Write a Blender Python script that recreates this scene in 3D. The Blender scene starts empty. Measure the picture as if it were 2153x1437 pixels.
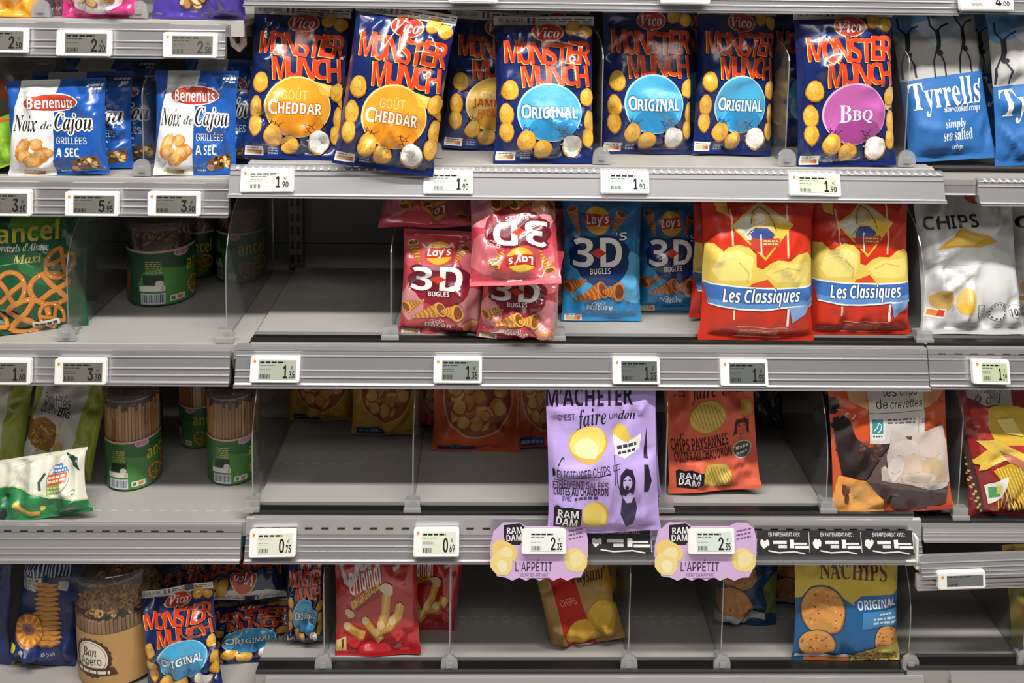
import bpy, math, random, os
import numpy as np
from mathutils import Vector, Matrix

# ------------------------------------------------------------------ camera, light, exposure
sc = bpy.context.scene
COL = sc.collection
W, H = 2153.0, 1437.0
FPX = 1910.6
CAM = np.array((0.48, -1.6832, 1.60))
PITCH, YAW, ROLL, SHIFT = 0.0965, 0.0178, 0.0134, -659.5

def _axes():
    cp, sp, cy, sy, cr, sr = math.cos(PITCH), math.sin(PITCH), math.cos(YAW), math.sin(YAW), math.cos(ROLL), math.sin(ROLL)
    f = np.array((sy * cp, cy * cp, -sp)); r = np.array((cy, -sy, 0.0)); u = np.cross(r, f)
    return cr * r + sr * u, -sr * r + cr * u, f
AX_R, AX_U, AX_F = _axes()
cam = bpy.data.cameras.new('camera')
cam.sensor_width = 36.0
cam.lens = 36.0 * FPX / W
cam.shift_y = SHIFT / W
cam.clip_start = 0.05
camo = bpy.data.objects.new('camera', cam)
COL.objects.link(camo)
m = Matrix.Identity(4)
for i in range(3):
    m[i][0], m[i][1], m[i][2], m[i][3] = AX_R[i], AX_U[i], -AX_F[i], CAM[i]
camo.matrix_world = m
sc.camera = camo

sc.view_settings.view_transform = 'Standard'
sc.view_settings.look = 'None'
sc.view_settings.gamma = 1.0
sc.view_settings.use_curve_mapping = False
sc.view_settings.exposure = -0.30

wd = bpy.data.worlds.new('store_air'); sc.world = wd; wd.use_nodes = True
wd.node_tree.nodes['Background'].inputs[0].default_value = (0.95, 0.97, 1.0, 1)
wd.node_tree.nodes['Background'].inputs[1].default_value = 0.085

def lamp(name, loc, rot, sx, sy, power, colr=(1, 0.97, 0.92)):
    l = bpy.data.lights.new(name, 'AREA'); l.shape = 'RECTANGLE'; l.size = sx; l.size_y = sy
    l.energy = power; l.color = colr
    o = bpy.data.objects.new(name, l); COL.objects.link(o); o.location = loc; o.rotation_euler = rot
    return o
# the aisle's ceiling strip light above the rack front, then an added fill lamp
lamp('strip_and_fill_light', (0.75, -1.12, 3.0), (math.radians(20), 0, 0), 3.6, 0.10, 160)
lamp('strip_and_fill_light', (0.75, -2.3, 3.0), (math.radians(42), 0, 0), 3.6, 0.35, 27)

def ray(px, py):
    return AX_F + AX_R * ((px - W / 2) / FPX) + AX_U * ((H / 2 + SHIFT - py) / FPX)
def at(px, py, Y):
    """world point where the sight line of a photo pixel meets the vertical plane y = Y"""
    d = ray(px, py); return CAM + d * ((Y - CAM[1]) / d[1])
def on_z(px, py, z):
    d = ray(px, py); return CAM + d * ((z - CAM[2]) / d[2])

# ------------------------------------------------------------------ helpers
R = math.radians
def lin(h):
    if not isinstance(h, str): return tuple(h)
    v = [int(h[i:i + 2], 16) / 255.0 for i in (0, 2, 4)]
    return tuple(x / 12.92 if x <= 0.04045 else ((x + 0.055) / 1.055) ** 2.4 for x in v)

MATS = {}
def mat(name, color='808080', rough=0.5, metal=0.0, spec=0.5, coat=0.0, bump=0.0, bscale=60.0, attr=False, mottle=0.0, bdist=0.002):
    if name in MATS: return MATS[name]
    mm = bpy.data.materials.new(name); mm.use_nodes = True; nt = mm.node_tree
    p = nt.nodes['Principled BSDF']
    p.inputs['Roughness'].default_value = rough; p.inputs['Metallic'].default_value = metal
    p.inputs['Specular IOR Level'].default_value = spec; p.inputs['Coat Weight'].default_value = coat
    p.inputs['Coat Roughness'].default_value = 0.12
    p.inputs['Base Color'].default_value = (*lin(color), 1)
    tc = nt.nodes.new('ShaderNodeTexCoord')
    src = None
    if attr:
        a = nt.nodes.new('ShaderNodeAttribute'); a.attribute_name = 'Col'; src = a.outputs['Color']
        nt.links.new(src, p.inputs['Base Color'])
    if mottle:
        n = nt.nodes.new('ShaderNodeTexNoise'); n.inputs['Scale'].default_value = 26; n.inputs['Detail'].default_value = 5
        nt.links.new(tc.outputs['Object'], n.inputs['Vector'])
        mp = nt.nodes.new('ShaderNodeMapRange'); mp.inputs[3].default_value = 1 - mottle; mp.inputs[4].default_value = 1 + mottle
        nt.links.new(n.outputs['Fac'], mp.inputs[0])
        mx = nt.nodes.new('ShaderNodeMix'); mx.data_type = 'RGBA'; mx.blend_type = 'MULTIPLY'; mx.inputs[0].default_value = 1
        if src: nt.links.new(src, mx.inputs[6])
        else: mx.inputs[6].default_value = (*lin(color), 1)
        nt.links.new(mp.outputs[0], mx.inputs[7]); nt.links.new(mx.outputs[2], p.inputs['Base Color'])
    if bump:
        n = nt.nodes.new('ShaderNodeTexNoise'); n.inputs['Scale'].default_value = bscale; n.inputs['Detail'].default_value = 3
        nt.links.new(tc.outputs['Object'], n.inputs['Vector'])
        b = nt.nodes.new('ShaderNodeBump'); b.inputs['Strength'].default_value = bump; b.inputs['Distance'].default_value = bdist
        nt.links.new(n.outputs['Fac'], b.inputs['Height']); nt.links.new(b.outputs['Normal'], p.inputs['Normal'])
    MATS[name] = mm
    return mm

def clear_mat(name, tint, gloss=0.08, haze=0.05, rough=0.08):
    """clear plastic: mostly see-through, a little milky, a fresnel sheen"""
    if name in MATS: return MATS[name]
    mm = bpy.data.materials.new(name); mm.use_nodes = True; nt = mm.node_tree; nt.nodes.clear()
    out = nt.nodes.new('ShaderNodeOutputMaterial')
    t = nt.nodes.new('ShaderNodeBsdfTransparent'); t.inputs[0].default_value = (*tint, 1)
    d = nt.nodes.new('ShaderNodeBsdfDiffuse'); d.inputs[0].default_value = (0.6, 0.6, 0.6, 1)
    g = nt.nodes.new('ShaderNodeBsdfGlossy'); g.inputs['Roughness'].default_value = rough
    f = nt.nodes.new('ShaderNodeFresnel'); f.inputs[0].default_value = 1.3
    m1 = nt.nodes.new('ShaderNodeMixShader'); m1.inputs[0].default_value = haze
    m2 = nt.nodes.new('ShaderNodeMixShader')
    ml = nt.nodes.new('ShaderNodeMath'); ml.operation = 'MULTIPLY_ADD'; ml.inputs[1].default_value = 0.3; ml.inputs[2].default_value = gloss
    ml.use_clamp = True
    nt.links.new(f.outputs[0], ml.inputs[0]); nt.links.new(ml.outputs[0], m2.inputs[0])
    nt.links.new(t.outputs[0], m1.inputs[1]); nt.links.new(d.outputs[0], m1.inputs[2])
    nt.links.new(m1.outputs[0], m2.inputs[1]); nt.links.new(g.outputs[0], m2.inputs[2])
    nt.links.new(m2.outputs[0], out.inputs[0])
    MATS[name] = mm
    return mm

def mk(name, V, F, material, parent=None, cols=None, normals=None, smooth=False):
    me = bpy.data.meshes.new(name)
    V = np.asarray(V, float)
    if isinstance(F, np.ndarray):
        nf, k = F.shape
        me.vertices.add(len(V)); me.vertices.foreach_set('co', V.ravel())
        me.loops.add(nf * k); me.loops.foreach_set('vertex_index', F.ravel().astype(np.int32))
        me.polygons.add(nf); me.polygons.foreach_set('loop_start', np.arange(0, nf * k, k, dtype=np.int32))
        me.update(calc_edges=True)
    else:
        me.from_pydata(V.tolist(), [], F)
    nf = len(me.polygons)
    if cols is not None:
        a = me.attributes.new('Col', 'FLOAT_COLOR', 'FACE')
        c = np.ones((nf, 4), np.float32); c[:, :3] = np.asarray(cols, np.float32)
        a.data.foreach_set('color', c.ravel())
    me.materials.append(material)
    if smooth or normals is not None:
        me.polygons.foreach_set('use_smooth', np.ones(nf, bool))
    if normals is not None:
        me.normals_split_custom_set_from_vertices(np.asarray(normals, float).tolist())
    me.update()
    o = bpy.data.objects.new(name, me); COL.objects.link(o)
    if parent: o.parent = parent
    return o

def thing(name, label, cat, loc=(0, 0, 0), rot=(0, 0, 0), group=None):
    o = bpy.data.objects.new(name, None); o.empty_display_size = 0.02
    COL.objects.link(o); o.location = tuple(loc); o.rotation_euler = rot
    o['label'] = label; o['category'] = cat
    if group: o['group'] = group
    return o

class MB:
    """collects boxes, prisms and lathes, then links them as one mesh"""
    def __init__(s): s.V = []; s.F = []; s.C = []
    def add(s, V, F, c='808080'):
        n = len(s.V); s.V += [tuple(v) for v in V]; s.F += [[i + n for i in f] for f in F]; s.C += [lin(c)] * len(F)
    def box(s, a, b, c='808080'):
        x0, y0, z0 = a; x1, y1, z1 = b
        s.add([(x0, y0, z0), (x1, y0, z0), (x1, y1, z0), (x0, y1, z0), (x0, y0, z1), (x1, y0, z1), (x1, y1, z1), (x0, y1, z1)],
              [(0, 3, 2, 1), (4, 5, 6, 7), (0, 1, 5, 4), (1, 2, 6, 5), (2, 3, 7, 6), (3, 0, 4, 7)], c)
    def bar(s, pts, x0, x1, c='808080'):
        """a (y, z) section run along x"""
        n = len(pts)
        V = [(x0, y, z) for y, z in pts] + [(x1, y, z) for y, z in pts]
        F = [(i, (i + 1) % n, n + (i + 1) % n, n + i) for i in range(n)] + [tuple(range(n))[::-1], tuple(range(n, 2 * n))]
        s.add(V, F, c)
    def slab(s, pts, t, M=None, c='808080'):
        """an (x, z) outline with thickness t along y, through matrix M"""
        n = len(pts)
        V = [Vector((x, 0, z)) for x, z in pts] + [Vector((x, t, z)) for x, z in pts]
        if M is not None: V = [M @ v for v in V]
        F = [(i, (i + 1) % n, n + (i + 1) % n, n + i) for i in range(n)] + [tuple(range(n)), tuple(range(n, 2 * n))[::-1]]
        s.add(V, F, c)
    def lathe(s, prof, n=32, cx=0, cy=0, c='808080'):
        k = len(prof); V = []; F = []
        for r, z in prof:
            for i in range(n): V.append((cx + r * math.sin(2 * math.pi * i / n), cy - r * math.cos(2 * math.pi * i / n), z))
        for j in range(k - 1):
            for i in range(n):
                F.append((j * n + i, j * n + (i + 1) % n, (j + 1) * n + (i + 1) % n, (j + 1) * n + i))
        s.add(V, F, c)
    def tube(s, pts, r, n=8, c='808080'):
        P = [Vector(p) for p in pts]; V = []; F = []
        for i, p in enumerate(P):
            d = (P[min(i + 1, len(P) - 1)] - P[max(i - 1, 0)]).normalized()
            a = d.orthogonal().normalized(); b = d.cross(a)
            for k in range(n):
                t = 2 * math.pi * k / n; V.append(p + (a * math.cos(t) + b * math.sin(t)) * r)
        for i in range(len(P) - 1):
            for k in range(n): F.append((i * n + k, i * n + (k + 1) % n, (i + 1) * n + (k + 1) % n, (i + 1) * n + k))
        F += [tuple(range(n))[::-1], tuple(range((len(P) - 1) * n, len(P) * n))]
        s.add(V, F, c)
    def build(s, name, material, parent=None, smooth=False):
        o = mk(name, s.V, s.F, material, parent, cols=s.C, smooth=False)
        if smooth:
            o.data.polygons.foreach_set('use_smooth', np.ones(len(s.F), bool)); o.data.update()
        return o

def rrect(x0, z0, x1, z1, r, n=4):
    out = []
    for cx, cz, a0 in ((x1 - r, z0 + r, -90), (x1 - r, z1 - r, 0), (x0 + r, z1 - r, 90), (x0 + r, z0 + r, 180)):
        for k in range(n + 1):
            a = R(a0 + 90 * k / n); out.append((cx + r * math.cos(a), cz + r * math.sin(a)))
    return out

# ------------------------------------------------------------------ lettering and printed artwork
FDIR = bpy.utils.system_resource('DATAFILES', path='fonts')
def _font(f):
    try: return bpy.data.fonts.load(os.path.join(FDIR, f))
    except Exception: return None
F_MATH, F_INTER = _font('NotoSansMath-Regular.woff2'), _font('Inter.woff2')
STY = {'serif': (0x1d400, 0x1d41a, 0x1d7ce), 'script': (0x1d4d0, 0x1d4ea, None), 'serifi': (0x1d468, 0x1d482, None),
       'sansi': (0x1d63c, 0x1d656, 0x1d7ec), 'sans': (0x1d5d4, 0x1d5ee, 0x1d7ec)}
_TX = {}
def glyphs(s, font='sans', bold=0.0, shear=0.0):
    key = (s, font, bold, shear)
    if key in _TX: return _TX[key]
    c = bpy.data.curves.new('lettering', 'FONT'); c.size = 1.0; c.offset = bold; c.shear = shear; c.resolution_u = 2
    t = s
    if font in STY and F_MATH and all(ord(ch) < 128 for ch in s):
        u, l, d = STY[font]; c.font = F_MATH
        t = ''.join(chr(u + ord(ch) - 65) if 'A' <= ch <= 'Z' else chr(l + ord(ch) - 97) if 'a' <= ch <= 'z' else
                    chr(d + ord(ch) - 48) if d and '0' <= ch <= '9' else ch for ch in s)
    elif F_INTER:
        c.font = F_INTER
    c.body = t
    o = bpy.data.objects.new('lettering', c); COL.objects.link(o)
    bpy.context.view_layer.update()
    me = bpy.data.meshes.new_from_object(o)
    me.calc_loop_triangles()
    V = np.empty(len(me.vertices) * 3); me.vertices.foreach_get('co', V); V = V.reshape(-1, 3)[:, :2]
    T = np.empty(len(me.loop_triangles) * 3, np.int32); me.loop_triangles.foreach_get('vertices', T); T = T.reshape(-1, 3)
    bpy.data.objects.remove(o); bpy.data.meshes.remove(me); bpy.data.curves.remove(c)
    _TX[key] = (V, T)
    return V, T

def earclip(P):
    P = [tuple(p) for p in P]; n = len(P)
    idx = list(range(n))
    ar = sum(P[i][0] * P[(i + 1) % n][1] - P[(i + 1) % n][0] * P[i][1] for i in range(n))
    if ar < 0: idx.reverse()
    T = []
    def cr(a, b, c): return (P[b][0] - P[a][0]) * (P[c][1] - P[a][1]) - (P[b][1] - P[a][1]) * (P[c][0] - P[a][0])
    g = 0
    while len(idx) > 3 and g < 4000:
        g += 1; ok = False
        for k in range(len(idx)):
            a, b, c = idx[k - 1], idx[k], idx[(k + 1) % len(idx)]
            if cr(a, b, c) <= 0: continue
            if any(j not in (a, b, c) and cr(a, b, j) >= 0 and cr(b, c, j) >= 0 and cr(c, a, j) >= 0 for j in idx): continue
            T.append((a, b, c)); idx.pop(k); ok = True; break
        if not ok: idx.pop(0)
    if len(idx) == 3: T.append(tuple(idx))
    return np.array(T, np.int32).reshape(-1, 3)

class Art:
    """flat printed artwork, drawn in the pixel frame of a quad (TL, TR, BR, BL) and kept as coloured triangles in the unit square"""
    def __init__(s, quad, base='ffffff', sb=0.05, st=0.05):
        s.base = lin(base); s.sb, s.st = sb, st; s.items = []; s.cut = {}
        A = []; b = []
        for (x, y), (u, v) in zip(quad, ((0, 1), (1, 1), (1, 0), (0, 0))):
            A += [[x, y, 1, 0, 0, 0, -u * x, -u * y], [0, 0, 0, x, y, 1, -v * x, -v * y]]; b += [u, v]
        s.h = np.append(np.linalg.solve(np.array(A, float), np.array(b, float)), 1).reshape(3, 3)
        s.rng = random.Random(5)
    def raw(s, P, T, c, sub=None):
        P = np.asarray(P, float)
        if len(T) == 0: return
        q = np.c_[P, np.ones(len(P))] @ s.h.T; q = q[:, :2] / q[:, 2:]
        s.items.append((q, np.asarray(T), lin(c), np.zeros(len(T)) if sub is None else sub))
    def poly(s, P, c): s.raw(P, earclip(P), c)
    def ell(s, cx, cy, rx, ry, c, rot=0, n=20, a0=0, a1=360):
        t = np.linspace(R(a0), R(a1), n, endpoint=(a1 - a0) < 360); x, y = rx * np.cos(t), ry * np.sin(t)
        k = R(rot); P = np.c_[cx + x * np.cos(k) - y * np.sin(k), cy + x * np.sin(k) + y * np.cos(k)]
        m = len(P); P = np.r_[P, P.mean(0)[None]]
        j = [(i, (i + 1) % m, m) for i in range(m if (a1 - a0) >= 360 else m - 1)]
        if (a1 - a0) < 360: j.append((m - 1, 0, m))
        s.raw(P, j, c)
    def rect(s, x0, y0, x1, y1, c, rot=0):
        cx, cy = (x0 + x1) / 2, (y0 + y1) / 2; k = R(rot); P = []
        for x, y in ((x0, y0), (x1, y0), (x1, y1), (x0, y1)):
            dx, dy = x - cx, y - cy; P.append((cx + dx * math.cos(k) - dy * math.sin(k), cy + dx * math.sin(k) + dy * math.cos(k)))
        s.raw(P, [(0, 1, 2), (0, 2, 3)], c)
    def line(s, P, w, c, closed=False):
        P = [np.array(p, float) for p in P]; n = len(P); L = []; Rr = []
        for i in range(n):
            a = P[(i - 1) % n] if (closed or i) else P[i]; b = P[(i + 1) % n] if (closed or i < n - 1) else P[i]
            d = b - a; d = d / (np.hypot(*d) + 1e-9); nn = np.array((-d[1], d[0])) * w / 2
            L.append(P[i] + nn); Rr.append(P[i] - nn)
        T = []
        for i in range(n if closed else n - 1):
            j = (i + 1) % n; T += [(i, j, n + j), (i, n + j, n + i)]
        s.raw(L + Rr, T, c)
    def blob(s, cx, cy, rx, ry, c, rough=0.12, rot=0, n=13, seed=None):
        g = random.Random(seed if seed is not None else s.rng.random())
        ph = [g.uniform(0, 6.28) for _ in range(3)]
        t = np.linspace(0, 2 * np.pi, n, endpoint=False)
        k = 1 + rough * (np.sin(2 * t + ph[0]) * .5 + np.sin(3 * t + ph[1]) * .35 + np.sin(5 * t + ph[2]) * .25)
        x, y = rx * k * np.cos(t), ry * k * np.sin(t); a = R(rot)
        P = np.c_[cx + x * np.cos(a) - y * np.sin(a), cy + x * np.sin(a) + y * np.cos(a)]
        s.raw(np.r_[P, [[cx, cy]]], [(i, (i + 1) % n, n) for i in range(n)], c)
    def text(s, t, x0, y0, x1, y1, c, font='sans', bold=0.0, shear=0.0, rot=0, warp=None, out=None, ow=0.03):
        """lettering fitted to a box; out = outline colour"""
        V0, _ = glyphs(t, font, 0.0, shear)
        lo, hi = V0.min(0), V0.max(0)
        def put(V):
            n = (V - lo) / (hi - lo + 1e-9); x, y = n[:, 0], 1 - n[:, 1]
            if warp is not None: x, y = warp(x, y)
            px, py = x0 + x * (x1 - x0), y0 + y * (y1 - y0)
            k = R(rot); cx, cy = (x0 + x1) / 2, (y0 + y1) / 2
            return np.c_[cx + (px - cx) * np.cos(k) - (py - cy) * np.sin(k), cy + (px - cx) * np.sin(k) + (py - cy) * np.cos(k)]
        V, T = glyphs(t, font, 0.0, shear); Q = put(V); hh = abs(y1 - y0)
        if font in STY and not all(ord(ch) < 128 for ch in t): bold += .012
        def thick(rad, nd, c_):
            if rad <= .45: s.raw(Q, T, c_); return
            PP = [Q + rad * np.array((math.cos(k * 6.2832 / nd + .4), math.sin(k * 6.2832 / nd + .4))) for k in range(nd)]
            s.raw(np.concatenate(PP), np.concatenate([T + len(Q) * k for k in range(nd)]), c_, np.repeat(np.arange(nd) * .1, len(T)))
        if out: thick((ow * 2 + bold * .5) * hh, 5, out)
        thick(bold * .5 * hh, 3, c)
    def bars(s, x0, y0, x1, y1, c, n=3, rot=0, fill=0.5, gaps=True):
        """rows of print too small to read"""
        g = s.rng; hh = (y1 - y0) / n; cx, cy = (x0 + x1) / 2, (y0 + y1) / 2; k = R(rot)
        for i in range(n):
            x = x0; y = y0 + (i + .2) * hh
            while x < x1 - 1:
                w = min(g.uniform(.06, .2) * (x1 - x0) + 2, x1 - x)
                P = [(cx + (a - cx) * math.cos(k) - (b - cy) * math.sin(k), cy + (a - cx) * math.sin(k) + (b - cy) * math.cos(k))
                     for a, b in ((x, y), (x + w, y), (x + w, y + hh * fill), (x, y + hh * fill))]
                s.raw(P, [(0, 1, 2), (0, 2, 3)], c)
                x += w + ((x1 - x0) * .03 + 1 if gaps else 0)
    def soup(s, us, vs):
        """all triangles cut on the lines of a (us, vs) grid -> (tri uv (n,3,2), colour (n,3), level (n))"""
        key = (len(us), len(vs), round(float(vs[1]), 5))
        if key in s.cut: return s.cut[key]
        boxes = []; TT = []; CC = []; LL = []
        for P, T, c, sub in s.items:
            lo, hi = P.min(0), P.max(0); lv = 1
            for (l2, h2, v2) in boxes:
                if v2 >= lv and lo[0] < h2[0] and hi[0] > l2[0] and lo[1] < h2[1] and hi[1] > l2[1]: lv = v2 + 1
            boxes.append((lo, hi, lv)); t = P[T]
            TT.append(t); CC.append(np.tile(c, (len(t), 1))); LL.append(lv + sub)
        if not TT:
            s.cut[key] = (np.zeros((0, 3, 2)), np.zeros((0, 3)), np.zeros(0)); return s.cut[key]
        t = np.concatenate(TT); c = np.concatenate(CC); l = np.concatenate(LL)
        for ax, lines in ((0, us), (1, vs)):
            for L in lines: t, c, l = _split(t, c, l, ax, L)
        m = t.mean(1)                       # and once more on each cell's diagonal, where the film's own triangles meet
        def loc(q, g):
            k = np.clip(np.searchsorted(g, q.mean(1)) - 1, 0, len(g) - 2); return (q - g[k][:, None]) / (g[k + 1] - g[k])[:, None]
        t = np.concatenate((t, (loc(t[:, :, 0], us) - loc(t[:, :, 1], vs))[:, :, None]), 2)
        t, c, l = _split(t, c, l, 2, 0.0); t = t[:, :, :2]
        m = t.mean(1); e1, e2 = t[:, 1] - t[:, 0], t[:, 2] - t[:, 0]
        ar = np.abs(e1[:, 0] * e2[:, 1] - e1[:, 1] * e2[:, 0])
        k = (m > 0).all(1) & (m < 1).all(1) & (ar > 1e-9)
        t, c, l = t[k], c[k], l[k]
        e1, e2 = t[:, 1] - t[:, 0], t[:, 2] - t[:, 0]
        f = (e1[:, 0] * e2[:, 1] - e1[:, 1] * e2[:, 0]) < 0
        t[f] = t[f][:, ::-1]
        s.cut[key] = (t, c, l)
        return s.cut[key]

def _split(t, c, l, ax, L):
    d = t[:, :, ax] - L; d[np.abs(d) < 1e-7] = 0
    x = (d.max(1) > 0) & (d.min(1) < 0)
    if not x.any(): return t, c, l
    a, d2, ca, la = t[x], d[x], c[x], l[x]
    out = [t[~x]]; oc = [c[~x]]; ol = [l[~x]]
    # rotate so that vertex 0 is alone on its side (or on the line between two sides)
    sg = np.sign(d2)
    z = (sg == 0).any(1)
    if z.any():
        q, dd, cc, ll = a[z], d2[z], ca[z], la[z]
        k = np.argmax(dd == 0, axis=1); r = np.arange(len(q))
        v0, v1, v2 = q[r, k], q[r, (k + 1) % 3], q[r, (k + 2) % 3]; d1, dd2 = dd[r, (k + 1) % 3], dd[r, (k + 2) % 3]
        mm_ = v1 + (v2 - v1) * (d1 / (d1 - dd2))[:, None]
        out += [np.stack((v0, v1, mm_), 1), np.stack((v0, mm_, v2), 1)]; oc += [cc, cc]; ol += [ll, ll]
    y = ~z
    if y.any():
        q, dd, cc, ll, s2 = a[y], d2[y], ca[y], la[y], sg[y]
        k = np.argmax(s2 == -np.sign(s2.sum(1))[:, None], axis=1); r = np.arange(len(q))
        v0, v1, v2 = q[r, k], q[r, (k + 1) % 3], q[r, (k + 2) % 3]; d0, d1, dd2 = dd[r, k], dd[r, (k + 1) % 3], dd[r, (k + 2) % 3]
        p = v0 + (v1 - v0) * (d0 / (d0 - d1))[:, None]; w = v0 + (v2 - v0) * (d0 / (d0 - dd2))[:, None]
        out += [np.stack((v0, p, w), 1), np.stack((p, v1, v2), 1), np.stack((p, v2, w), 1)]; oc += [cc] * 3; ol += [ll] * 3
    return np.concatenate(out), np.concatenate(oc), np.concatenate(ol)

def flat_art(name, art, w, h, material, parent, M=None, y=0.0, base=True, step=0.0002, depth=0.0):
    """artwork on a flat face in the local x-z plane, facing -y, centred on x, from z = 0 to h"""
    t, c, l = art.soup(np.array([0, 1.0]), np.array([0, 1.0]))
    V = np.zeros((len(t) * 3, 3)); q = t.reshape(-1, 2)
    V[:, 0] = (q[:, 0] - .5) * w; V[:, 2] = q[:, 1] * h; V[:, 1] = y - np.repeat(l, 3) * step
    F = np.arange(len(V)).reshape(-1, 3)
    cols = c
    V = V.tolist(); F = F.tolist()
    if base:
        n = len(V); V += [(-w / 2, y, 0), (w / 2, y, 0), (w / 2, y, h), (-w / 2, y, h)]; F.append([n, n + 1, n + 2, n + 3]); cols = np.r_[c, [art.base]]
    if M is not None: V = [tuple(M @ Vector(v)) for v in V]
    return mk(name, V, F, material, parent, cols=cols)

def grid_print(us, vs, P, N, art, us_, vs_):
    """map an artwork's triangles onto a surface sampled as P[j, i], N[j, i] over vs x us (bilinear)"""
    t, c, l = art.soup(us, vs)
    q = t.reshape(-1, 2)
    i = np.clip(np.searchsorted(us, np.repeat(t[:, :, 0].mean(1), 3)) - 1, 0, len(us) - 2)
    j = np.clip(np.searchsorted(vs, np.repeat(t[:, :, 1].mean(1), 3)) - 1, 0, len(vs) - 2)
    a = ((q[:, 0] - us[i]) / (us[i + 1] - us[i]))[:, None]; b = ((q[:, 1] - vs[j]) / (vs[j + 1] - vs[j]))[:, None]
    low = np.repeat((a - b).reshape(-1, 3).mean(1) > 0, 3)[:, None]
    def S(X):
        p00, p10, p01, p11 = X[j, i], X[j, i + 1], X[j + 1, i], X[j + 1, i + 1]
        return p00 + np.where(low, a * (p10 - p00) + b * (p11 - p10), b * (p01 - p00) + a * (p11 - p01))
    p = S(P); n = S(N); n /= np.linalg.norm(n, axis=1)[:, None] + 1e-9
    return p + n * (np.repeat(l, 3)[:, None] * 0.00011 + 0.00012), n, c, t[:, :, 1].mean(1)

# ------------------------------------------------------------------ bags
FILM = dict(
    gloss=lambda: mat('glossy_film', rough=0.24, spec=0.6, coat=0.5, attr=True, bump=0.25, bscale=45, bdist=0.004),
    satin=lambda: mat('satin_film', rough=0.38, spec=0.5, coat=0.15, attr=True, bump=0.25, bscale=40, bdist=0.004),
    matt=lambda: mat('matt_film', rough=0.55, spec=0.35, attr=True, bump=0.2, bscale=40, bdist=0.004),
    kraft=lambda: mat('kraft_paper', rough=0.75, spec=0.2, attr=True, bump=0.3, bscale=60, bdist=0.003))

def smooth(x): x = np.clip(x, 0, 1); return x * x * (3 - 2 * x)

def bag_surface(w, h, t, sb, st, seed, pinch=.05, crease=1.35, bend=None, belly=.42, sway=0.0, twist=0.0, nu=34, nv=46, sharp=.55, taper=0.0, ff=.62):
    g = np.random.default_rng(seed)
    us = np.linspace(0, 1, nu + 1)
    vs = np.r_[np.linspace(0, sb, 3), np.linspace(sb, 1 - st, nv)[1:-1], np.linspace(1 - st, 1, 3)]
    U, Vv = np.meshgrid(us, vs)
    pv = np.clip((Vv - sb) / (1 - sb - st), 0, 1)
    # how full the pouch is at each height, and across
    A = np.where(pv < belly, np.clip(1 - (1 - pv / belly) ** 2, 0, 1) ** .52, np.clip(1 - ((pv - belly) / (1 - belly)) ** 2.0, 0, 1) ** .5)
    X2 = np.abs(2 * U - 1)
    B = np.clip(1 - X2 ** 2.4, 0, 1) ** sharp
    T = t * A * B
    hw = w / 2 * (1 - pinch * A) * (1 - taper * Vv)
    X = (2 * U - 1) * hw
    # folds
    D = np.zeros_like(U); xm, zm = U * w, Vv * h
    for _ in range(5):
        f, p = g.uniform(5, 17), g.uniform(0, 6.28)
        D += .0016 * np.sin(f * U * 2.2 + p) * np.exp(-pv * (1 - sb - st) * h / .05) * g.uniform(.4, 1)
        f, p = g.uniform(5, 17), g.uniform(0, 6.28)
        D += .0018 * np.sin(f * U * 2.2 + p) * np.exp(-(1 - pv) * (1 - sb - st) * h / .05) * g.uniform(.4, 1)
    for k in range(26):
        side = g.integers(0, 4)
        if side == 0: x, z = g.uniform(.05, .95) * w, sb * h; an = g.normal(90, 28)
        elif side == 1: x, z = g.uniform(.05, .95) * w, (1 - st) * h; an = g.normal(-90, 28)
        elif side == 2: x, z = g.uniform(-.01, .2) * w, g.uniform(.1, .9) * h; an = g.normal(20, 50)
        else: x, z = g.uniform(.8, 1.01) * w, g.uniform(.1, .9) * h; an = g.normal(160, 50)
        ln = g.uniform(.25, .7) * w; dx, dz = math.cos(R(an)), math.sin(R(an))
        sx, sz = xm - x, zm - z; al = sx * dx + sz * dz; pe = -sx * dz + sz * dx + .12 * al * np.sin(al / ln * 3 + k)
        wd_ = g.uniform(.005, .013); am = g.choice((-1, 1, 1)) * g.uniform(.0016, .0058)
        tp = smooth(al / (.08 * ln)) * smooth((ln - al) / (.7 * ln))
        D += am * np.exp(-np.abs(pe / wd_) ** 1.3) * tp
    for _ in range(7):
        fx, fz, p = g.normal(0, 16), g.normal(0, 14), g.uniform(0, 6.28)
        D += .0017 * np.sin(fx * xm + fz * zm + p)
    crease = crease * 1.6; D = D * crease * np.clip(A * B * 2.2, 0, 1) + crease * .0012 * np.sin(U * 9 + seed) * (1 - np.clip(A * 3, 0, 1))
    # the line the bag stands along
    if bend is None: bend = [(0, 0), (1, 0)]
    bv, ba = [b[0] for b in bend], [R(b[1]) for b in bend]
    th = np.interp(vs, bv, ba)
    dv = np.diff(vs) * h; tm = (th[1:] + th[:-1]) / 2
    ys = np.r_[0, np.cumsum(np.sin(tm) * dv)][:, None]; zs = np.r_[0, np.cumsum(np.cos(tm) * dv)][:, None]
    th = th[:, None]
    xo = sway * np.sin(np.pi * Vv) * w
    tw = R(twist) * (Vv - .5)
    ny, nz = -np.cos(th), np.sin(th)
    def surf(o):
        xx = X + xo + 0 * o; off = o
        return np.stack((xx * np.cos(tw), ys + ny * off + xx * np.sin(tw), zs + nz * off), -1)
    Pf = surf(T * ff + D + .0004); Pb = surf(-T * .42 - .0004 + D * .6 * np.clip(1 - A * B, 0, 1))
    def norm(P, sgn):
        du = np.gradient(P, axis=1); dvv = np.gradient(P, axis=0)
        n = np.cross(du, dvv) * sgn; return n / (np.linalg.norm(n, axis=-1, keepdims=True) + 1e-12)
    return us, vs, Pf, norm(Pf, 1), Pb, norm(Pb, -1)

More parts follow.
